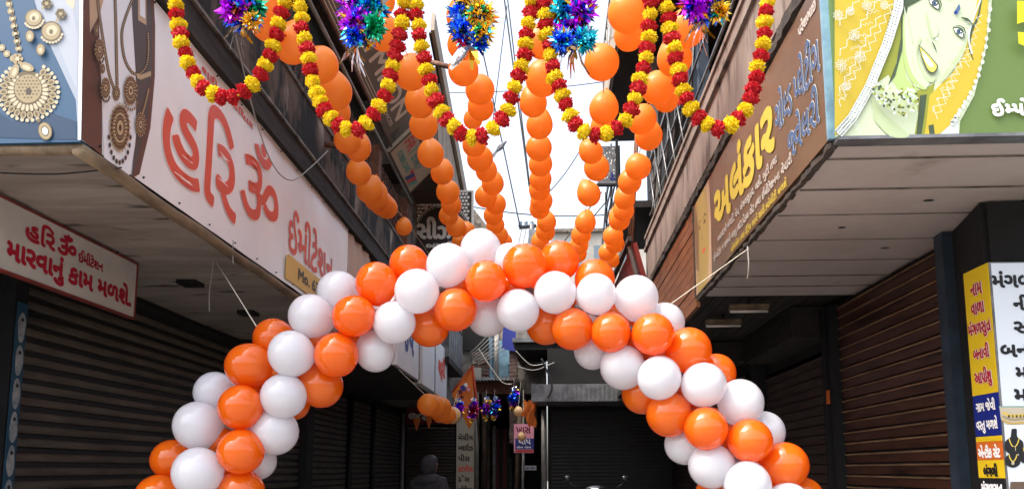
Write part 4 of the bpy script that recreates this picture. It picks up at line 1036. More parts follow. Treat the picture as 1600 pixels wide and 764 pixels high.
ARCH = [(310,665,39,'W',1),(375.6,636,36,'O',0),(376,705,36,'O',0),(309,737,39,'W',0),(268,717,31,'O',2),(248,776,36,'O',1),(376,768,36,'O',1),(402,720,30,'W',2.4),
 (335,612,31,'W',2),(455,552.5,36,'W',0),(389,571.5,36.5,'O',.8),(428,530,33,'O',2),(443,618.7,35,'W',.3),(429,674,36,'W',1),(501,602,35,'O',1.6),(458,628,27,'O',2.6),
 (486,494,35.5,'W',.8),(529,457,33,'W',2),(552.8,493.7,33.5,'O',0),(588,442.6,33,'O',.8),(525.3,554.5,34.5,'O',.3),(586,549,32,'W',1.6),(651.3,455,34.5,'W',0),(639,413,31,'O',2),
 (699.7,414.6,34.5,'W',.8),(751,391,33,'W',2),(759.5,439,32.5,'O',0),(711.5,483.5,34.5,'O',.6),(671,511,31,'O',1.8),(616,503.6,33,'W',.4),(761,495,31,'W',2),(819.6,415,34,'O',.5),
 (797,410,31,'W',2),(874,407,31,'O',2),(867.5,457,33,'W',.2),(809.4,484.8,34,'W',.4),(855,507,32,'O',1.8),(894.6,514,33,'O',.6),(929.4,437,32,'O',2),(931.5,459.4,32.5,'W',.2),
 (994,465,36,'W',1),(1038,504,31,'W',2),(954,519,32,'O',.2),(1020,522,33.5,'O',0),(926,548,30,'W',2),(973,574,35,'W',1),(1030,590,35,'W',0),(1075,547,37,'O',1),
 (1119,583,31,'O',2),(1099.5,601,35,'W',.2),(1157,628,36.5,'W',1),(1004.5,614,33,'O',2),(1045,647,35,'O',.9),(1103,669,34.5,'O',0),(1171.7,688,35.5,'O',.2),(1194,674,32,'W',2),
 (1226.7,726,36,'O',1),(1071,694,31,'W',2),(1112,727.5,36,'W',.9),(1168,758,38,'W',0),(1254,774,30,'O',2),(1232,790,36,'W',.3),(1118,772,31,'O',2)]
CL = [(325,775),(335,705),(360,648),(395,598),(435,578),(478,548),(530,512),(582,492),(640,462),(700,450),(760,444),(820,450),(880,474),(940,492),(1000,520),(1048,566),(1090,618),(1138,668),(1172,722),(1200,775)]
AY = 4.3
arch = thing('balloon_arch', 'orange and white balloon arch spanning the lane', 'balloon arch', (-.2, AY, 0))
cl3 = [at(x, y, 'Y', AY) for x, y in CL]
foot_l, foot_r = V((cl3[0].x - .12, AY, 0)), V((cl3[-1].x + .16, AY, 0))
path = [foot_l] + [foot_l.lerp(cl3[0], k / 6) for k in range(1, 6)] + cl3 + [cl3[-1].lerp(foot_r, k / 6) for k in range(1, 6)] + [foot_r]
MB().tube(path, .018, 'pale_pole', 8).build('hoop', arch)
for f in (foot_l, foot_r):
    MB().lathe([(.24, 0), (.24, .03), (.05, .05), (.03, .09)], 'tin', 20, Matrix.Translation(f)).build('base', arch)
def near_cl(P): return min(cl3, key=lambda q: (q - P).length)
for (x, y, r_, c, l) in ARCH:
    P = at(x, y, 'Y', 4.15 + .105 * l); rad = r_ * depth(P) / 1200
    d = P - near_cl(P) + V((rnd.uniform(-.05, .05), -.06 + rnd.uniform(-.04, .04), rnd.uniform(-.05, .05)))
    inst('balloon', BM[c], arch, P, aim(d), (rad * rnd.uniform(.96, 1.03), rad * rnd.uniform(.96, 1.03), rad * rnd.uniform(.98, 1.06)))
dense = curve([tuple(p_) for p_ in cl3], 3)
for i, q in enumerate(dense[::2]):
    q = V(q); rad = .112
    P = q + V((rnd.uniform(-.05, .05), .17 + .08 * (i % 2), rnd.uniform(-.05, .05)))
    inst('balloon', BM['OOWW'[i % 4]], arch, P, aim(P - q), rad)
    if i % 2 == 0: inst('balloon', BM['O'], arch, q + V((rnd.uniform(-.02, .02), .02, rnd.uniform(-.02, .02))), aim((rnd.uniform(-1, 1), .3, rnd.uniform(-1, 1))), .088)
for side, (top, foot) in enumerate(((cl3[0], foot_l), (cl3[-1], foot_r))):
    n = 7
    for k in range(n):
        q = top.lerp(foot, (k + .6) / n)
        if q.z < .12: continue
        for j in range(4):
            a = j * math.pi / 2 + k * .45 + side
            d = V((math.cos(a), math.sin(a), rnd.uniform(-.1, .1)))
            P = q + d * .145; P.z = max(P.z, .125)
            inst('balloon', BM['OOWW'[(j + k) % 4]], arch, P, aim(d), .12)

# six balloon garlands stretched along the lane overhead
STR = [
 ('leftmost of the overhead orange balloon garlands, beside the stained parapet', 4.2, [(418,5,26),(418,38,27),(457,69,29),(501,102,28),(522,143,28),(527,177,21),(543,219,21),(560,232,20.5),(560.5,269.5,20),(578,298,20.5),(588,310,19),(596.5,318.5,18),(605,325,16.5),(631,355,13)]),
 ('second overhead orange balloon garland from the left, crossing the black hanging sign', 4.5, [(594,2,24),(600,52,27),(642,114,27),(656,160,23.5),(662,196,22.5),(673,241,21),(691,270,18.5),(700,300,18.5),(705,320,16.5),(701,337,15.5),(712.6,355,15.5),(731,360,12),(716,377,10)]),
 ('third overhead orange balloon garland from the left, behind the blue and gold foil pompom', 4.5, [(722,26,25),(722,70,23),(724,110,24),(750,140.5,23),(751,168,21),(739,187,15),(741,226,19),(750,248,20.5),(760,267,17),(770,287,17.5),(759,307,17.5),(774.5,318.5,16.5),(771,336,15.5),(774,351.5,14.5),(781,367,13),(789,377,11.5)]),
 ('middle overhead orange balloon garland hanging against the bright sky', 4.5, [(863,3,26),(846,66,25),(849,122,28),(833,161,21.5),(843,196,21),(842,231,20.5),(844.6,257,18.5),(844.6,280,17.5),(843,296,17),(846,314,17.5),(843,326,16),(854,347,15.5),(852,362,15.5),(844,377,14.5)]),
 ('gappy overhead orange balloon garland right of the middle, hanging before the sky', 4.5, [(979.5,20,30),(983,55,24),(940,98,27),(943.5,170,23),(941,199,18.5),(923,237,19),(932,262,20),(920,303,19),(914.6,348,16.5),(908,367,15.5),(905,383,14.5),(903.6,396,13)]),
 ('rightmost of the overhead orange balloon garlands, beside the verandah rails', 4.5, [(1072,45,29),(1054,92,28),(1041,155,20),(1028,138,26),(1003,187,23),(1013.5,212,22.5),(997,261,20.5),(984,284,19),(976,310,17),(974,329,16.5),(967.5,343,16.5),(958,368.5,16),(961,381,14.5),(949,394,14),(956.5,406,12)]),
]
for label, z, pts in STR:
    P3 = [at(x, y, 'Z', z) for x, y, r_ in pts]
    t = thing('balloon_garland', label, 'balloon garland', P3[0], 'balloon garlands strung along the lane')
    mid = [V((q.x, q.y, z + .1)) for q in P3]
    ys_ = sorted(mid, key=lambda q: q.y)
    cord = [V((ys_[0].x, 3.35, z + .16))] + ys_ + [V((ys_[-1].x + .1, 14.0, z + .3))]
    MB().tube(cord, .004, 'rope', 4).build('cord', t)
    for (x, y, r_), P in zip(pts, P3):
        rad = r_ * depth(P) / 1200
        d = V((rnd.uniform(-.45, .45), rnd.uniform(-.5, .2), -1))
        inst('balloon', BM['P'], t, P, aim(d), (rad, rad * rnd.uniform(.96, 1.03), rad * rnd.uniform(1.0, 1.08)))
t = thing('balloon_garland', 'short tight row of orange balloons under the left far canopy', 'balloon garland', (-1.45, 9.3, 2.4))
pl = []
for k in range(8):
    P = at(672 + 4.6 * k, 632 + 3.1 * k, 'X', -1.42 - .015 * k) + V((.05 * (k % 2) - .02, 0, .05 * ((k // 2) % 2))); pl.append(P + V((0, 0, .08)))
    inst('balloon', BM['p' if k == 7 else 'P'], t, P, aim((rnd.uniform(-.3, .3), -.8, -.7)), (17.5 - .6 * k) * depth(P) / 1200)
MB().tube([pl[0] + V((-.3, -.3, .3))] + pl + [pl[-1] + V((0, .5, .3))], .004, 'rope', 4).build('cord', t)
for (x, y, r_, Y, k, lab) in ((810, 643, 7.5, 15.5, 'p', 'small pale yellow balloon hanging above the pink poster'), (815, 682, 6.5, 15.9, 'p', 'pink balloon hanging in front of the pink poster')):
    P = at(x, y, 'Y', Y); t = thing('balloon', lab, 'balloon', P)
    inst('balloon_skin', BM[k], t, P, aim((0, -.3, -1)), r_ * depth(P) / 1200)
    MB().tube([P + V((0, 0, .09)), P + V((.05, 0, .6))], .004, 'rope', 4).build('string', t)

# ------------------------------------------------------------------ marigold garlands
def marigold(m, seed):
    r = random.Random(seed); b = MB()
    b.lathe([(.25, -.62), (.6, -.42), (.72, 0), (.6, .42), (.25, .62)], m, 8)
    for k in range(120):
        z = 1 - 2 * (k + .5) / 120; a = k * 2.39996 + r.uniform(-.2, .2); q = math.sqrt(1 - z * z)
        n = V((q * math.cos(a), q * math.sin(a), z * .8)); t1 = n.orthogonal().normalized(); t1.rotate(Matrix.Rotation(r.uniform(0, 6.28), 3, n)); t2 = n.cross(t1)
        L = r.uniform(.86, 1.06) + (.14 if r.random() < .06 else 0); w = r.uniform(.13, .2); cup = r.uniform(-.12, .12)
        b.add([n * .55 - t1 * w * .5, n * .55 + t1 * w * .5, n * (L - .12) + t1 * w + t2 * cup, n * L + t1 * w * .45 + t2 * (cup + .07), n * L - t1 * w * .35 + t2 * (cup + .09), n * (L - .1) - t1 * w + t2 * cup],
              [(0, 1, 2, 5), (2, 3, 4, 5)], m)
    return b.mesh('flower')
FL = {'Y': [marigold('marigold_yellow', s) for s in (1, 2, 3)], 'R': [marigold('marigold_red', s) for s in (4, 5, 6)]}
GY = 3.05
SW = [
 ('leftmost red and yellow marigold swag, over the white sign', [(262,-75),(272,0),(280,44),(287,78),(299,111),(320,140),(354,154),(390,138),(411,108),(425,75),(435,43),(443,9),(455,-72)]),
 ('second marigold swag from the left, before the grille and grey board', [(459,-72),(469,1),(472,46),(481,82),(490,130),(505,170),(528,196),(548,203),(568,198),(590,171),(605,139),(614,104),(622,70),(628,35),(631,3),(639,-72)]),
 ('middle marigold swag, hanging lowest across the bright sky', [(643,-72),(650,12),(655,53),(662,86),(670,122),(681,157),(699,188),(724,212),(744,215),(763,208),(787,183),(801,148),(812,116),(820,82),(825,45),(831,10),(838,-72)]),
 ('fourth marigold swag from the left, over the gappy balloon garland', [(842,-72),(849,18),(858,70),(863,106),(876,140),(887,173),(907,203),(932,211),(957,205),(977,187),(992,155),(1000,122),(1009,90),(1013,55),(1017,10),(1025,-72)]),
 ('rightmost marigold swag, over the pale right parapet', [(1030,-72),(1042,15),(1050,60),(1057,98),(1068,144),(1085,176),(1115,199),(1139,196),(1165,170),(1177,135),(1186,97),(1192,60),(1197,20),(1206,-72)]),
]
ROPE = []
for si, (label, cp) in enumerate(SW):
    c2 = curve(cp, 14); pts = [at(x, y, 'Y', GY) for x, y in c2]
    ROPE += [pts[0], pts[-1]]
    t = thing('marigold_garland', label, 'garland', pts[0], 'marigold swags across the lane')
    MB().tube(pts, .004, 'marigold_yellow', 5).build('thread', t)
    acc = 0; k = 0; step = .049
    for a, c in zip(pts[:-1], pts[1:]):
        l = (c - a).length
        while acc < l:
            P = a.lerp(c, acc / l); d = (c - a).normalized()
            q = aim(d); q.rotate(Matrix.Rotation(rnd.uniform(-.25, .25), 3, 'X'))
            inst('flower', FL['RY'[(k + si + (rnd.random() < .03)) % 2]][rnd.randrange(3)], t, P + V((rnd.uniform(-.004, .004), rnd.uniform(-.006, .006), 0)), q, (rnd.uniform(.033, .04), rnd.uniform(.033, .04), rnd.uniform(.032, .039)))
            k += 1; acc += step * rnd.uniform(.86, 1.12)
        acc -= l
t = thing('rope', 'thin rope across the lane holding marigold swags and foil pompoms', 'rope', (0, GY, 3.7))
MB().tube([V((-2.09, 3.16, 3.8))] + sorted(ROPE, key=lambda q: q.x) + [V((1.27, 3.27, 3.78))], .005, 'rope', 5).build('cord', t)

# ------------------------------------------------------------------ foil pompoms
def rosette(m, seed, n=130):
    r = random.Random(seed); b = MB()
    for k in range(n):
        z = 1 - 2 * (k + .5) / n; a = k * 2.39996; q = math.sqrt(1 - z * z)
        d = V((q * math.cos(a), q * math.sin(a), z)); t1 = d.orthogonal().normalized(); t1.rotate(Matrix.Rotation(r.uniform(0, 6.28), 3, d)); t2 = d.cross(t1)
        L = r.uniform(.62, 1.12); w = r.uniform(.09, .2)
        b.add([d * .1, d * .55 + t1 * w, d * .55 - t1 * w * .6 + t2 * w * .9, d * .55 - t1 * w * .6 - t2 * w * .9, d * L],
              [(0, 1, 2), (0, 2, 3), (0, 3, 1), (4, 2, 1), (4, 3, 2), (4, 1, 3)], m if r.random() < .76 else r.choice(('foil_silver', 'foil_gold', 'foil_blue', 'foil_teal')))
    return b.mesh('foil_rosette')
RS = {c: rosette('foil_' + c, i) for i, c in enumerate(('purple', 'blue', 'teal', 'green', 'gold', 'silver', 'pink'))}
def strips(seed):
    r = random.Random(seed); b = MB()
    for k in range(11):
        a = r.uniform(0, 6.28); d = V((math.cos(a) * .7, math.sin(a) * .7, -1)).normalized(); s_ = d.orthogonal().normalized(); w = r.uniform(.09, .16); L = r.uniform(.7, 1.15)
        n_ = d.cross(s_)
        b.add([s_ * w * .3, -s_ * w * .3, d * L * .6 - s_ * w + n_ * .08, d * L * .6 + s_ * w + n_ * .08, d * L - s_ * w * .4, d * L + s_ * w * .4], [(0, 1, 2, 3), (3, 2, 4, 5)], 'foil_silver' if k % 3 else 'foil_gold')
    return b.mesh('foil_strip')
STP = [strips(s) for s in (11, 12)]
def pompom(label, Y, parts, top, strip, group, sc=1.0):
    P0 = at(parts[0][0], parts[0][1], 'Y', Y)
    t = thing('foil_pompom', label, 'pompom', P0, group)
    for (x, y, r_, c) in parts:
        P = at(x, y, 'Y', Y + rnd.uniform(-.03, .03)); q = aim((rnd.uniform(-1, 1), rnd.uniform(-1, 1), rnd.uniform(-1, 1)))
        inst('foil_rosette', RS[c], t, P, q, 1.36 * r_ * depth(P) / 1200)
    for (x, y, r_) in strip:
        P = at(x, y, 'Y', Y - .03); inst('foil_strips', STP[rnd.randrange(2)], t, P, aim((.1, rnd.uniform(-.2, .2), 1)), 1.7 * r_ * depth(P) / 1200)
    P = at(*top, 'Y', Y); MB().tube([P, P0], .003, 'rope', 4).build('string', t)
    return t
GP = 'foil pompoms across the lane'
pompom('foil pompom in purple, blue and green, leftmost, with silver strips', GY, [(366,14,22,'purple'),(392,12,22,'green'),(378,-12,24,'blue'),(372,30,17,'blue'),(394,34,14,'gold')], (378, -74), [(378, 38, 26)], GP)
pompom('tall foil pompom in purple and teal with silver ball end, second from left', GY, [(556,10,25,'purple'),(580,12,24,'teal'),(556,36,22,'purple'),(582,42,20,'green'),(553,56,16,'blue'),(572,60,15,'gold'),(568,-14,24,'blue')], (566, -74), [(558, 72, 24)], GP)
pompom('foil pompom half blue half gold in the middle of the sky', GY, [(724,26,23,'blue'),(750,24,23,'gold'),(724,48,19,'blue'),(752,50,19,'gold'),(735,0,20,'gold'),(728,62,14,'pink'),(748,68,15,'blue')], (737, -74), [(734, 72, 25)], GP)
pompom('foil pompom in teal, purple and blue before the sky, right of the middle', GY, [(886,12,24,'teal'),(908,16,22,'purple'),(876,24,18,'gold'),(893,46,24,'purple'),(880,64,18,'blue'),(914,62,18,'teal'),(896,-12,22,'blue')], (895, -74), [(900, 68, 28)], GP)
pompom('foil pompom in purple, blue and gold, rightmost', GY, [(1086,8,23,'purple'),(1108,6,22,'blue'),(1122,18,17,'gold'),(1096,24,17,'blue'),(1100,-14,22,'purple')], (1100, -74), [(1098, 32, 28)], GP)
for (x, y, lab, cs) in ((716, 640, 'far foil pompom left of the orange flag tail', ('purple', 'blue')), (739, 640, 'far purple and pink foil pompom on the flag edge', ('pink', 'purple')), (760, 638, 'far foil pompom hanging left of a pair below the rusty lintel', ('purple', 'gold')), (773, 637, 'far blue foil pompom hanging right of a pair below the rusty lintel', ('blue', 'purple')), (803, 622, 'far blue foil pompom on the brick pier', ('blue', 'purple'))):
    pompom(lab, 13.0 if x < 745 else 17.1, [(x, y, 9, cs[0]), (x - 1, y + 9, 6, cs[1]), (x + 3, y - 9, 5, cs[1]), (x - 2, y + 16, 4, 'gold'), (x + 1, y - 15, 3.5, 'silver')], (x, y - 30), [], 'far foil pompoms')

# ------------------------------------------------------------------ orange flags
t = thing('flag', 'orange triangular cloth flag on a pole at the lane end', 'flag', (-1.5, 14, 2.0))
FY = 14.0
q = lambda x, y, o=0: at(x, y, 'Y', FY + o)
vs, fs = [], []
rows = 14
for i in range(rows + 1):
    u = i / rows
    a = (737 + 8 * u, 572 + 78 * u); c = (706 + 31 * min(1, max(0, u - .02) / .98), 612 + 56 * u) if u > .0 else (737, 573)
    if u < .45: c = (737 - 32 * (u / .45), 572 + 42 * (u / .45))
    else: c = (705 + 28 * ((u - .45) / .55), 614 + 56 * ((u - .45) / .55))
    for j in range(9):
        v = j / 8
        vs.append(q(a[0] + (c[0] - a[0]) * v, a[1] + (c[1] - a[1]) * v, .06 * math.sin(v * 5 + u * 3) * v))
for i in range(rows):
    for j in range(8): fs.append((9 * i + j, 9 * i + j + 1, 9 * i + 10 + j, 9 * i + 9 + j))
MB().add(vs, fs, 'flag_orange', True).build('cloth', t)
b = MB(); b.tube([q(738, 571, -.02), q(744, 620, -.02), q(746, 652, -.02)], .025, 'flag_red', 6); b.tube([q(736, 574, -.03), q(706, 613, -.03)], .018, 'flag_red', 6); b.build('border', t)
b = MB()
for (x, y, r_, m) in ((724, 606, 6, 'poster_blue'), (728, 601, 4, 'print_white'), (719, 612, 5, 'maroon'), (732, 608, 3.5, 'poster_pink'), (722, 620, 3.5, 'maroon')):
    b.prism([q(x + r_ * math.cos(k) * (1 if i % 2 else .6), y + r_ * math.sin(k) * .8, -.09) for i, k in enumerate([j * .7 for j in range(9)])], (0, .004, 0), m)
b.build('printed_mark', t)
MB().tube([q(738, 568), q(749, 690)], .02, 'timber_brown', 6).build('pole', t)
for (x, y, lab) in ((657, 628, 'small orange pennant hanging under the left far canopy, upper one'), (645, 652, 'small orange pennant before the maroon sign, left one'), (664, 648, 'small orange pennant before the maroon sign, right one')):
    P = at(x, y, 'Y', 15.5)
    MB().prism([P, P + V((.16, .02, -.01)), P + V((.09, 0, -.26)), P + V((.07, 0, -.26))], (0, .012, 0), 'flag_orange').build('pennant', label=lab, cat='pennant')
t = thing('cloth_bundle', 'bright orange cloth hung on the post beside the grey awning', 'cloth', at(826, 650, 'Y', 15.4))
b = MB(); vs = []
for i in range(9):
    for j in range(7):
        P = at(817 + 3.4 * j, 626 + 5 * i, 'Y', 15.4); vs.append(P + V((.03 * math.sin(i), .06 * math.sin(j * 1.9 + i), .03 * math.sin(j * 2.3))))
b.add(vs, [(7 * i + j, 7 * i + j + 1, 7 * i + 8 + j, 7 * i + 7 + j) for i in range(8) for j in range(6) if not (i > 4 and j < 2)], 'flag_orange', True); b.build('cloth', t)
MB().tube([at(838, 606, 'Y', 15.42), at(838, 672, 'Y', 15.42)], .02, 'timber_brown', 6).build('peg_rail', t)

# ------------------------------------------------------------------ tube lights under the right canopy
for (x, y, Y, lab) in ((1170, 484, 7.2, 'nearer dusty tube light under the right canopy'), (1130, 507, 8.3, 'farther dusty tube light under the right canopy')):
    P = at(x, y, 'Z', 3.0); t = thing('tube_light', lab, 'lamp', P)
    MB().box(P.x - .17, P.x + .17, P.y - .035, P.y + .035, 3.005, 3.045, 'fascia_wood').build('fitting', t)
    MB().tube([(P.x - .165, P.y, 2.988), (P.x + .165, P.y, 2.988)], .014, 'bulb_tube', 8).build('tube', t)
    MB().tube([(P.x, P.y, 3.045), (P.x, P.y, 3.095)], .012, 'dark_post', 6).build('stem', t)

# ------------------------------------------------------------------ cables and strings
def cable(label, pts, r_, m, name='cable', sag=0.0, n=14):
    pts = [V(p_) for p_ in pts]
    if len(pts) == 2:
        a, c = pts; pts = [a.lerp(c, k / n) - V((0, 0, sag * 4 * (k / n) * (1 - k / n))) for k in range(n + 1)]
    else: pts = [V(p_) for p_ in curve([tuple(p_) for p_ in pts], 8)]
    b = MB().tube(pts, r_, m, 6); o = b.build(name); tagp(o, label, 'cable' if name == 'cable' else name, None); return o
Ya = 20
cable('near vertical black cable at the top of the sky, left strand of a pair', [at(780, -60, 'Y', Ya), at(827, 292, 'Y', Ya)], 0.024, 'cable_black')
cable('near vertical black cable at the top of the sky, right strand of a pair', [at(786, -60, 'Y', Ya), at(830, 310, 'Y', Ya)], 0.020, 'cable_black')
cable('thin cable crossing the pair of cables in the upper sky', [at(792, 10, 'Y', Ya), at(770, 190, 'Y', Ya)], 0.015, 'cable_black')
cable('cable below the pigeon running down to the pole crossarm', [at(752, 70, 'Y', 16), at(813, 356, 'Y', 16)], 0.017, 'cable_black')
cable('sagging cable right of the middle balloon garland', [at(858, 300, 'Y', Ya), at(935, 180, 'Y', Ya)], 0.015, 'cable_black', sag=.2)
cable('level thin cable across the sky above the distant roofs', [at(705, 316, 'Y', 24), at(1000, 330, 'Y', 24)], 0.020, 'cable_black', sag=.3)
cable('thin grey cable high between third garland and gappy garland', [at(700, 145, 'Y', 24), at(945, 128, 'Y', 24)], 0.014, 'cable_black', sag=.1)
cable('cable descending right from sky to the distant pale building', [at(940, 300, 'Y', 26), at(868, 395, 'Y', 26)], 0.024, 'cable_black')
cable('second cable descending beside it to the distant pale building', [at(950, 312, 'Y', 26), at(876, 398, 'Y', 26)], 0.024, 'cable_black')
cable('long vertical cable dropping beside the right balcony post', [at(955, 225, 'Y', 14), at(938, 420, 'Y', 14)], 0.020, 'cable_black')
cable('grey cable looping along the stained parapet to the drain pipe', [at(360, 20, 'X', -2.02), at(395, 170, 'X', -2.02), at(425, 255, 'X', -2.02), at(455, 282, 'X', -2.02), at(485, 262, 'X', -2.0), at(512, 236, 'X', -1.98)], .005, 'cable_white')
cable('black cable hanging down the brown parapet below the drain pipe', [at(517, 240, 'X', -2.06), at(545, 270, 'X', -2.06), at(548, 310, 'X', -2.06), at(552, 340, 'X', -2.06)], .006, 'cable_black')
cable('taut white string from the left canopy to the balloon arch', [at(337, 408, 'Z', 3.05), at(402, 512, 'Y', 4.42)], .004, 'rope', 'string')
cable('limp white wire end dangling under the left canopy beside the taut string', [at(333, 405, 'Z', 3.06), at(332, 420, 'Y', at(333, 405, 'Z', 3.06).y), at(327, 460, 'Y', at(333, 405, 'Z', 3.06).y), at(327, 487, 'Y', at(333, 405, 'Z', 3.06).y)], .004, 'cable_white', 'wire')
cable('short white wire hanging from the left sign edge', [at(364, 375, 'X', -2.08), at(364, 412, 'X', -2.08)], .004, 'cable_white', 'wire')
cable('white wire end dangling below the brown sign on the right', [at(1168, 385, 'X', 1.25), at(1170, 415, 'X', 1.25), at(1168, 436, 'X', 1.25)], .005, 'cable_white', 'wire')
cable('pale string stretched from the right canopy edge to the balloon arch', [at(1170, 388, 'X', 1.24), at(1045, 477, 'Y', 4.45)], .003, 'rope', 'string')
cable('long thin wire along the left canopy underside', [at(-10, 270, 'Z', 3.045), at(90, 272, 'Z', 3.04), at(190, 262, 'Z', 3.035)], .004, 'cable_black', 'wire')
for k in range(7):
    cable(('topmost', 'second', 'third', 'fourth', 'fifth', 'sixth', 'lowest')[k] + ' of the pale wires fanning from the wall bracket at the lane end', [at(733 + 2 * k, 552 + 3 * k, 'Y', 17.3), at(770 + 3 * k, 514 + 5 * k, 'Y', 17.3)], .011, 'cable_white', sag=.03)
cable('thick pale wire drooping across the blue window to the brick pier', [at(748, 545, 'Y', 17.2), at(768, 575, 'Y', 17.2), at(785, 597, 'Y', 17.2), at(800, 600, 'Y', 17.2)], .013, 'rope')
cable('black cable looping over the dark shed above the grey awning, upper', [at(806, 548, 'Y', 16), at(830, 570, 'Y', 16), at(856, 566, 'Y', 16)], .012, 'cable_white')
cable('black cable looping over the dark shed above the grey awning, lower', [at(808, 572, 'Y', 16), at(835, 578, 'Y', 16), at(866, 566, 'Y', 16)], .01, 'cable_white')
cable('black cable hanging over the grey awning', [at(846, 560, 'Y', 14.8), at(862, 600, 'Y', 14.8), at(856, 622, 'Y', 14.8)], 0.020, 'cable_black')
# utility pole beyond the arch
t = thing('utility_pole', 'steel utility pole with short crossarm against the sky', 'pole', at(822, 764, 'Y', 26))
a = at(831, 350, 'Y', 26); MB().tube([(a.x, 26, 0), a], .09, 'tin', 8).build('pole', t)
a, c = at(811, 356, 'Y', 26), at(838, 353, 'Y', 26); MB().bar(a, c, .12, .1, 'dark_post').build('crossarm', t)
for k in range(3):
    c = at(813 + 9 * k, 352, 'Y', 26); MB().lathe([(.05, -.08), (.09, -.02), (.05, .04), (.08, .09), (.03, .16)], 'glass', 10, Matrix.Translation(c)).build('insulator', t)
    cc = at(815 + 7 * k, 358, 'Y', 25.9); MB().tube([cc, cc + V((-.2, 0, -1.0)), cc + V((-.05, 0, -2.2))], .02, 'cable_white', 5).build('stay_wire', t)
MB().box(at(826, 358, 'Y', 26).x, at(838, 358, 'Y', 26).x, 25.8, 26.1, at(826, 392, 'Y', 26).z, at(826, 362, 'Y', 26).z, 'tin').build('junction_box', t)

# ------------------------------------------------------------------ pigeon on the cable
PB = at(783, 229, 'Y', 16)
t = thing('pigeon', 'grey pigeon perched on the cable in the sky', 'bird', PB)
b = MB()
ax = V((.66, -.1, .62)).normalized()
rs = [.006, .03, .05, .058, .055, .045, .032, .028, .026, .018, .004]
ts = [-.15, -.12, -.08, -.03, .02, .06, .09, .115, .135, .155, .165]
b.tube([PB + ax * k for k in ts], .05, 'feather', 10, rs=rs); body = b.build('body', t)
b = MB(); s_ = ax.cross(V((0, 1, 0))).normalized()
b.prism([PB - ax * .1 + s_ * .02, PB - ax * .1 - s_ * .02, PB - ax * .27 - s_ * .05 + V((0, 0, -.02)), PB - ax * .27 + s_ * .03 + V((0, 0, -.02))], (0, .012, 0), 'feather'); b.build('tail', t)
for sg in (-1, 1):
    b = MB(); o = V((0, .045 * sg, 0))
    b.prism([PB + ax * .06 + o, PB + ax * .0 + o - s_ * .045, PB - ax * .2 + o * .7 - s_ * .01, PB - ax * .05 + o + s_ * .035], (0, .012 * sg, 0), 'feather'); b.build('wing', t)
    b = MB(); b.tube([PB + V((-.01 + .02 * sg, 0, -.04)), PB + V((-.012 + .02 * sg, 0, -.085))], .005, 'red_paint', 5); b.build('leg', t)
b = MB(); b.tube([PB + ax * .16, PB + ax * .16 + V((.03, 0, -.006))], .006, 'dark_post', 6, rs=[.007, .001]); b.build('beak', t)

# ------------------------------------------------------------------ person seen from behind the arch
def skin_body(name, joints, edges, rad, m, parent, sub=2):
    me = bpy.data.meshes.new(name); me.from_pydata([tuple(j) for j in joints], edges, []); o = bpy.data.objects.new(name, me); col.objects.link(o)
    o.modifiers.new('skin', 'SKIN'); sv = me.skin_vertices[0].data
    for i, r_ in enumerate(rad): sv[i].radius = (r_, r_) if not hasattr(r_, '__len__') else r_
    sv[0].use_root = True
    o.modifiers['skin'].use_smooth_shade = True
    s = o.modifiers.new('sub', 'SUBSURF'); s.levels = sub; s.render_levels = sub
    me.materials.append(m if not isinstance(m, str) else MATS[m]); o.parent = parent; return o
hp = at(684, 764, 'Y', 9.6); HX, HY = hp.x, 9.6
per = thing('person', 'person in a dark hooded jacket with bowed head, standing below the arch on the left', 'person', (HX, HY, 0))
J = [(0, 0, .92), (0, .0, 1.1), (0, -.01, 1.3), (0, -.02, 1.46), (0, -.05, 1.56),
     (-.19, -.02, 1.45), (-.25, -.02, 1.18), (-.2, -.16, .98), (.19, -.02, 1.45), (.25, -.02, 1.18), (.2, -.16, .98),
     (-.1, 0, .86), (-.11, -.02, .48), (-.11, .02, .1), (-.12, -.12, .04), (.1, 0, .86), (.11, -.02, .48), (.11, .02, .1), (.12, -.12, .04)]
Ed = [(0, 1), (1, 2), (2, 3), (3, 4), (3, 5), (5, 6), (6, 7), (3, 8), (8, 9), (9, 10), (0, 11), (11, 12), (12, 13), (13, 14), (0, 15), (15, 16), (16, 17), (17, 18)]
Rd = [(.17, .13), (.17, .13), (.19, .13), (.15, .11), .07, .085, .065, .05, .085, .065, .05, .1, .075, .055, .045, .1, .075, .055, .045]
bodyo = skin_body('body', J, Ed, Rd, 'jacket', per)
per.rotation_euler = (R(-3), R(4), R(158))
b = MB()                                                    # head bowed forward: skull, jaw, nose, ears
hc = V((HX - .015, HY - .1, 1.665)); rt_ = Matrix.Rotation(R(40), 4, 'X') @ Matrix.Rotation(R(10), 4, 'Y')
def ellip(mb, c, rx, ry, rz, m, k=14, rot=None):
    prof = [(math.sin(math.pi * i / 10) or .001, -math.cos(math.pi * i / 10)) for i in range(11)]
    mb.lathe([(max(p_[0], .02), p_[1]) for p_ in prof], m, k, Matrix.Translation(c) @ (rot or Matrix()) @ Matrix.Diagonal((rx, ry, rz, 1)))
ellip(b, hc, .075, .095, .115, 'skin', rot=rt_); ellip(b, hc + rt_ @ V((0, -.03, -.06)), .055, .06, .06, 'skin', rot=rt_); ellip(b, hc + rt_ @ V((0, -.1, -.01)), .014, .022, .025, 'skin', 8, rt_)
for s in (-1, 1): ellip(b, hc + rt_ @ V((.076 * s, 0, -.01)), .012, .022, .032, 'skin', 8, rt_)
head = b.build('head', per)
for s in (-1, 1):
    b = MB(); ellip(b, hc + rt_ @ V((.03 * s, -.087, .01)), .013, .01, .008, 'hair', 8, rt_); b.build('eye', head)
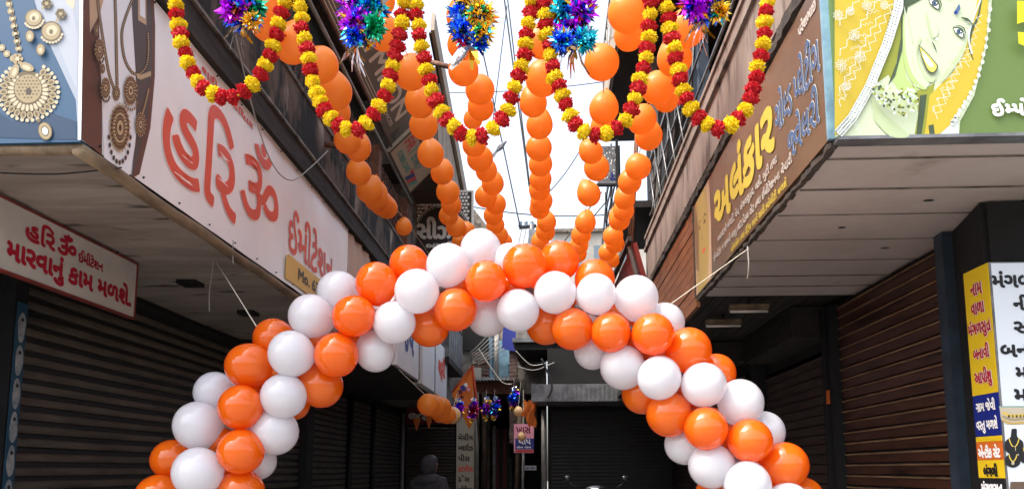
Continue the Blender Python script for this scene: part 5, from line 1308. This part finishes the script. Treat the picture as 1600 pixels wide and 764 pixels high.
b = MB(); ellip(b, hc + rt_ @ V((0, -.088, -.055)), .024, .01, .007, 'flex_brown', 8, rt_); b.build('mouth', head)
b = MB(); ellip(b, hc + rt_ @ V((0, .018, .035)), .084, .098, .1, 'hair', 16, rt_); b.build('hair', per)
b = MB(); ellip(b, V((HX, HY - .055, 1.665)), .105, .12, .14, 'jacket', 16, rt_); ellip(b, V((HX, HY + .0, 1.49)), .2, .12, .085, 'jacket', 14); b.build('hood', per)
for s in (-1, 1):
    hb = V((HX + .2 * s, HY - .18, .96)); b = MB()
    ellip(b, hb, .03, .045, .05, 'skin', 10)
    for k in range(4):
        x = hb.x + (-.022 + .015 * k); b.tube([(x, hb.y - .03, hb.z - .02), (x, hb.y - .06, hb.z - .045 - .006 * (k % 3)), (x, hb.y - .05, hb.z - .08 - .006 * (k % 2))], .008, 'skin', 6)
    b.tube([(hb.x - .03 * s, hb.y - .02, hb.z + .01), (hb.x - .045 * s, hb.y - .05, hb.z - .01), (hb.x - .04 * s, hb.y - .075, hb.z - .03)], .009, 'skin', 6)
    b.build('hand', per)

# ------------------------------------------------------------------ parked scooter whose top shows at the lower edge
SP = at(932, 764, 'Y', 13.6); sx = SP.x
t = thing('scooter', 'parked scooter, only its cowl top and mirror showing before the far shutter', 'scooter', (sx, 13.6, 0))
def st(name, pts, r_, m, rs=None, seg=10): return MB().tube([V((sx, 13.6, 0)) + V(p_) for p_ in pts], r_, m, seg, rs=rs).build(name, t)
topz = at(932, 757, 'Y', 13.6).z
b = MB(); ellip(b, V((sx, 13.6, topz - .12)), .24, .12, .12, 'scooter_black', 18); hd = b.build('cowl', t)
b = MB(); ellip(b, V((sx - .0, 13.5, topz - .1)), .13, .05, .055, 'mirror', 14); b.build('headlight', hd)
st('fork', [(0, .02, topz - .2), (0, -.12, .3)], .05, 'scooter_black'); st('leg_shield', [(0, .05, topz - .25), (0, .08, .55), (0, .1, .35)], .2, 'scooter_black', rs=[.12, .2, .14])
st('floor', [(0, .1, .34), (0, .6, .34)], .12, 'scooter_black'); st('body', [(0, .55, .45), (0, .9, .62), (0, 1.35, .66), (0, 1.45, .6)], .16, 'scooter_black', rs=[.12, .19, .17, .05])
st('seat', [(0, .55, .8), (0, .9, .83), (0, 1.35, .86)], .1, 'dark_post', rs=[.08, .12, .1])
st('handlebar', [(-.34, .06, topz - .16), (-.1, 0, topz - .12), (.1, 0, topz - .12), (.34, .06, topz - .16)], .018, 'dark_post')
for y in (-.15, 1.2):
    w = thing('x', '', '', (0, 0, 0)); bpy.data.objects.remove(w)
    ring = [(sx, 13.6 + y + .2 * math.cos(k * math.pi / 10), .22 + .2 * math.sin(k * math.pi / 10)) for k in range(21)]
    wh = MB().tube(ring, .05, 'scooter_black', 8).build('wheel', t)
    MB().tube([(sx - .05, 13.6 + y, .22), (sx + .05, 13.6 + y, .22)], .13, 'tin', 14).build('rim', wh)
for s in (-1, 1):
    mz = at(977, 747, 'Y', 13.6).z; mx = at(977, 747, 'Y', 13.6).x - sx
    mm = st('mirror_stem', [(.24 * s, .04, topz - .14), (mx * s, .0, mz - .05)], .01, 'dark_post')
    b = MB(); ellip(b, V((sx + mx * s, 13.6, mz)), .075, .025, .05, 'scooter_black', 12); b.build('mirror', t)
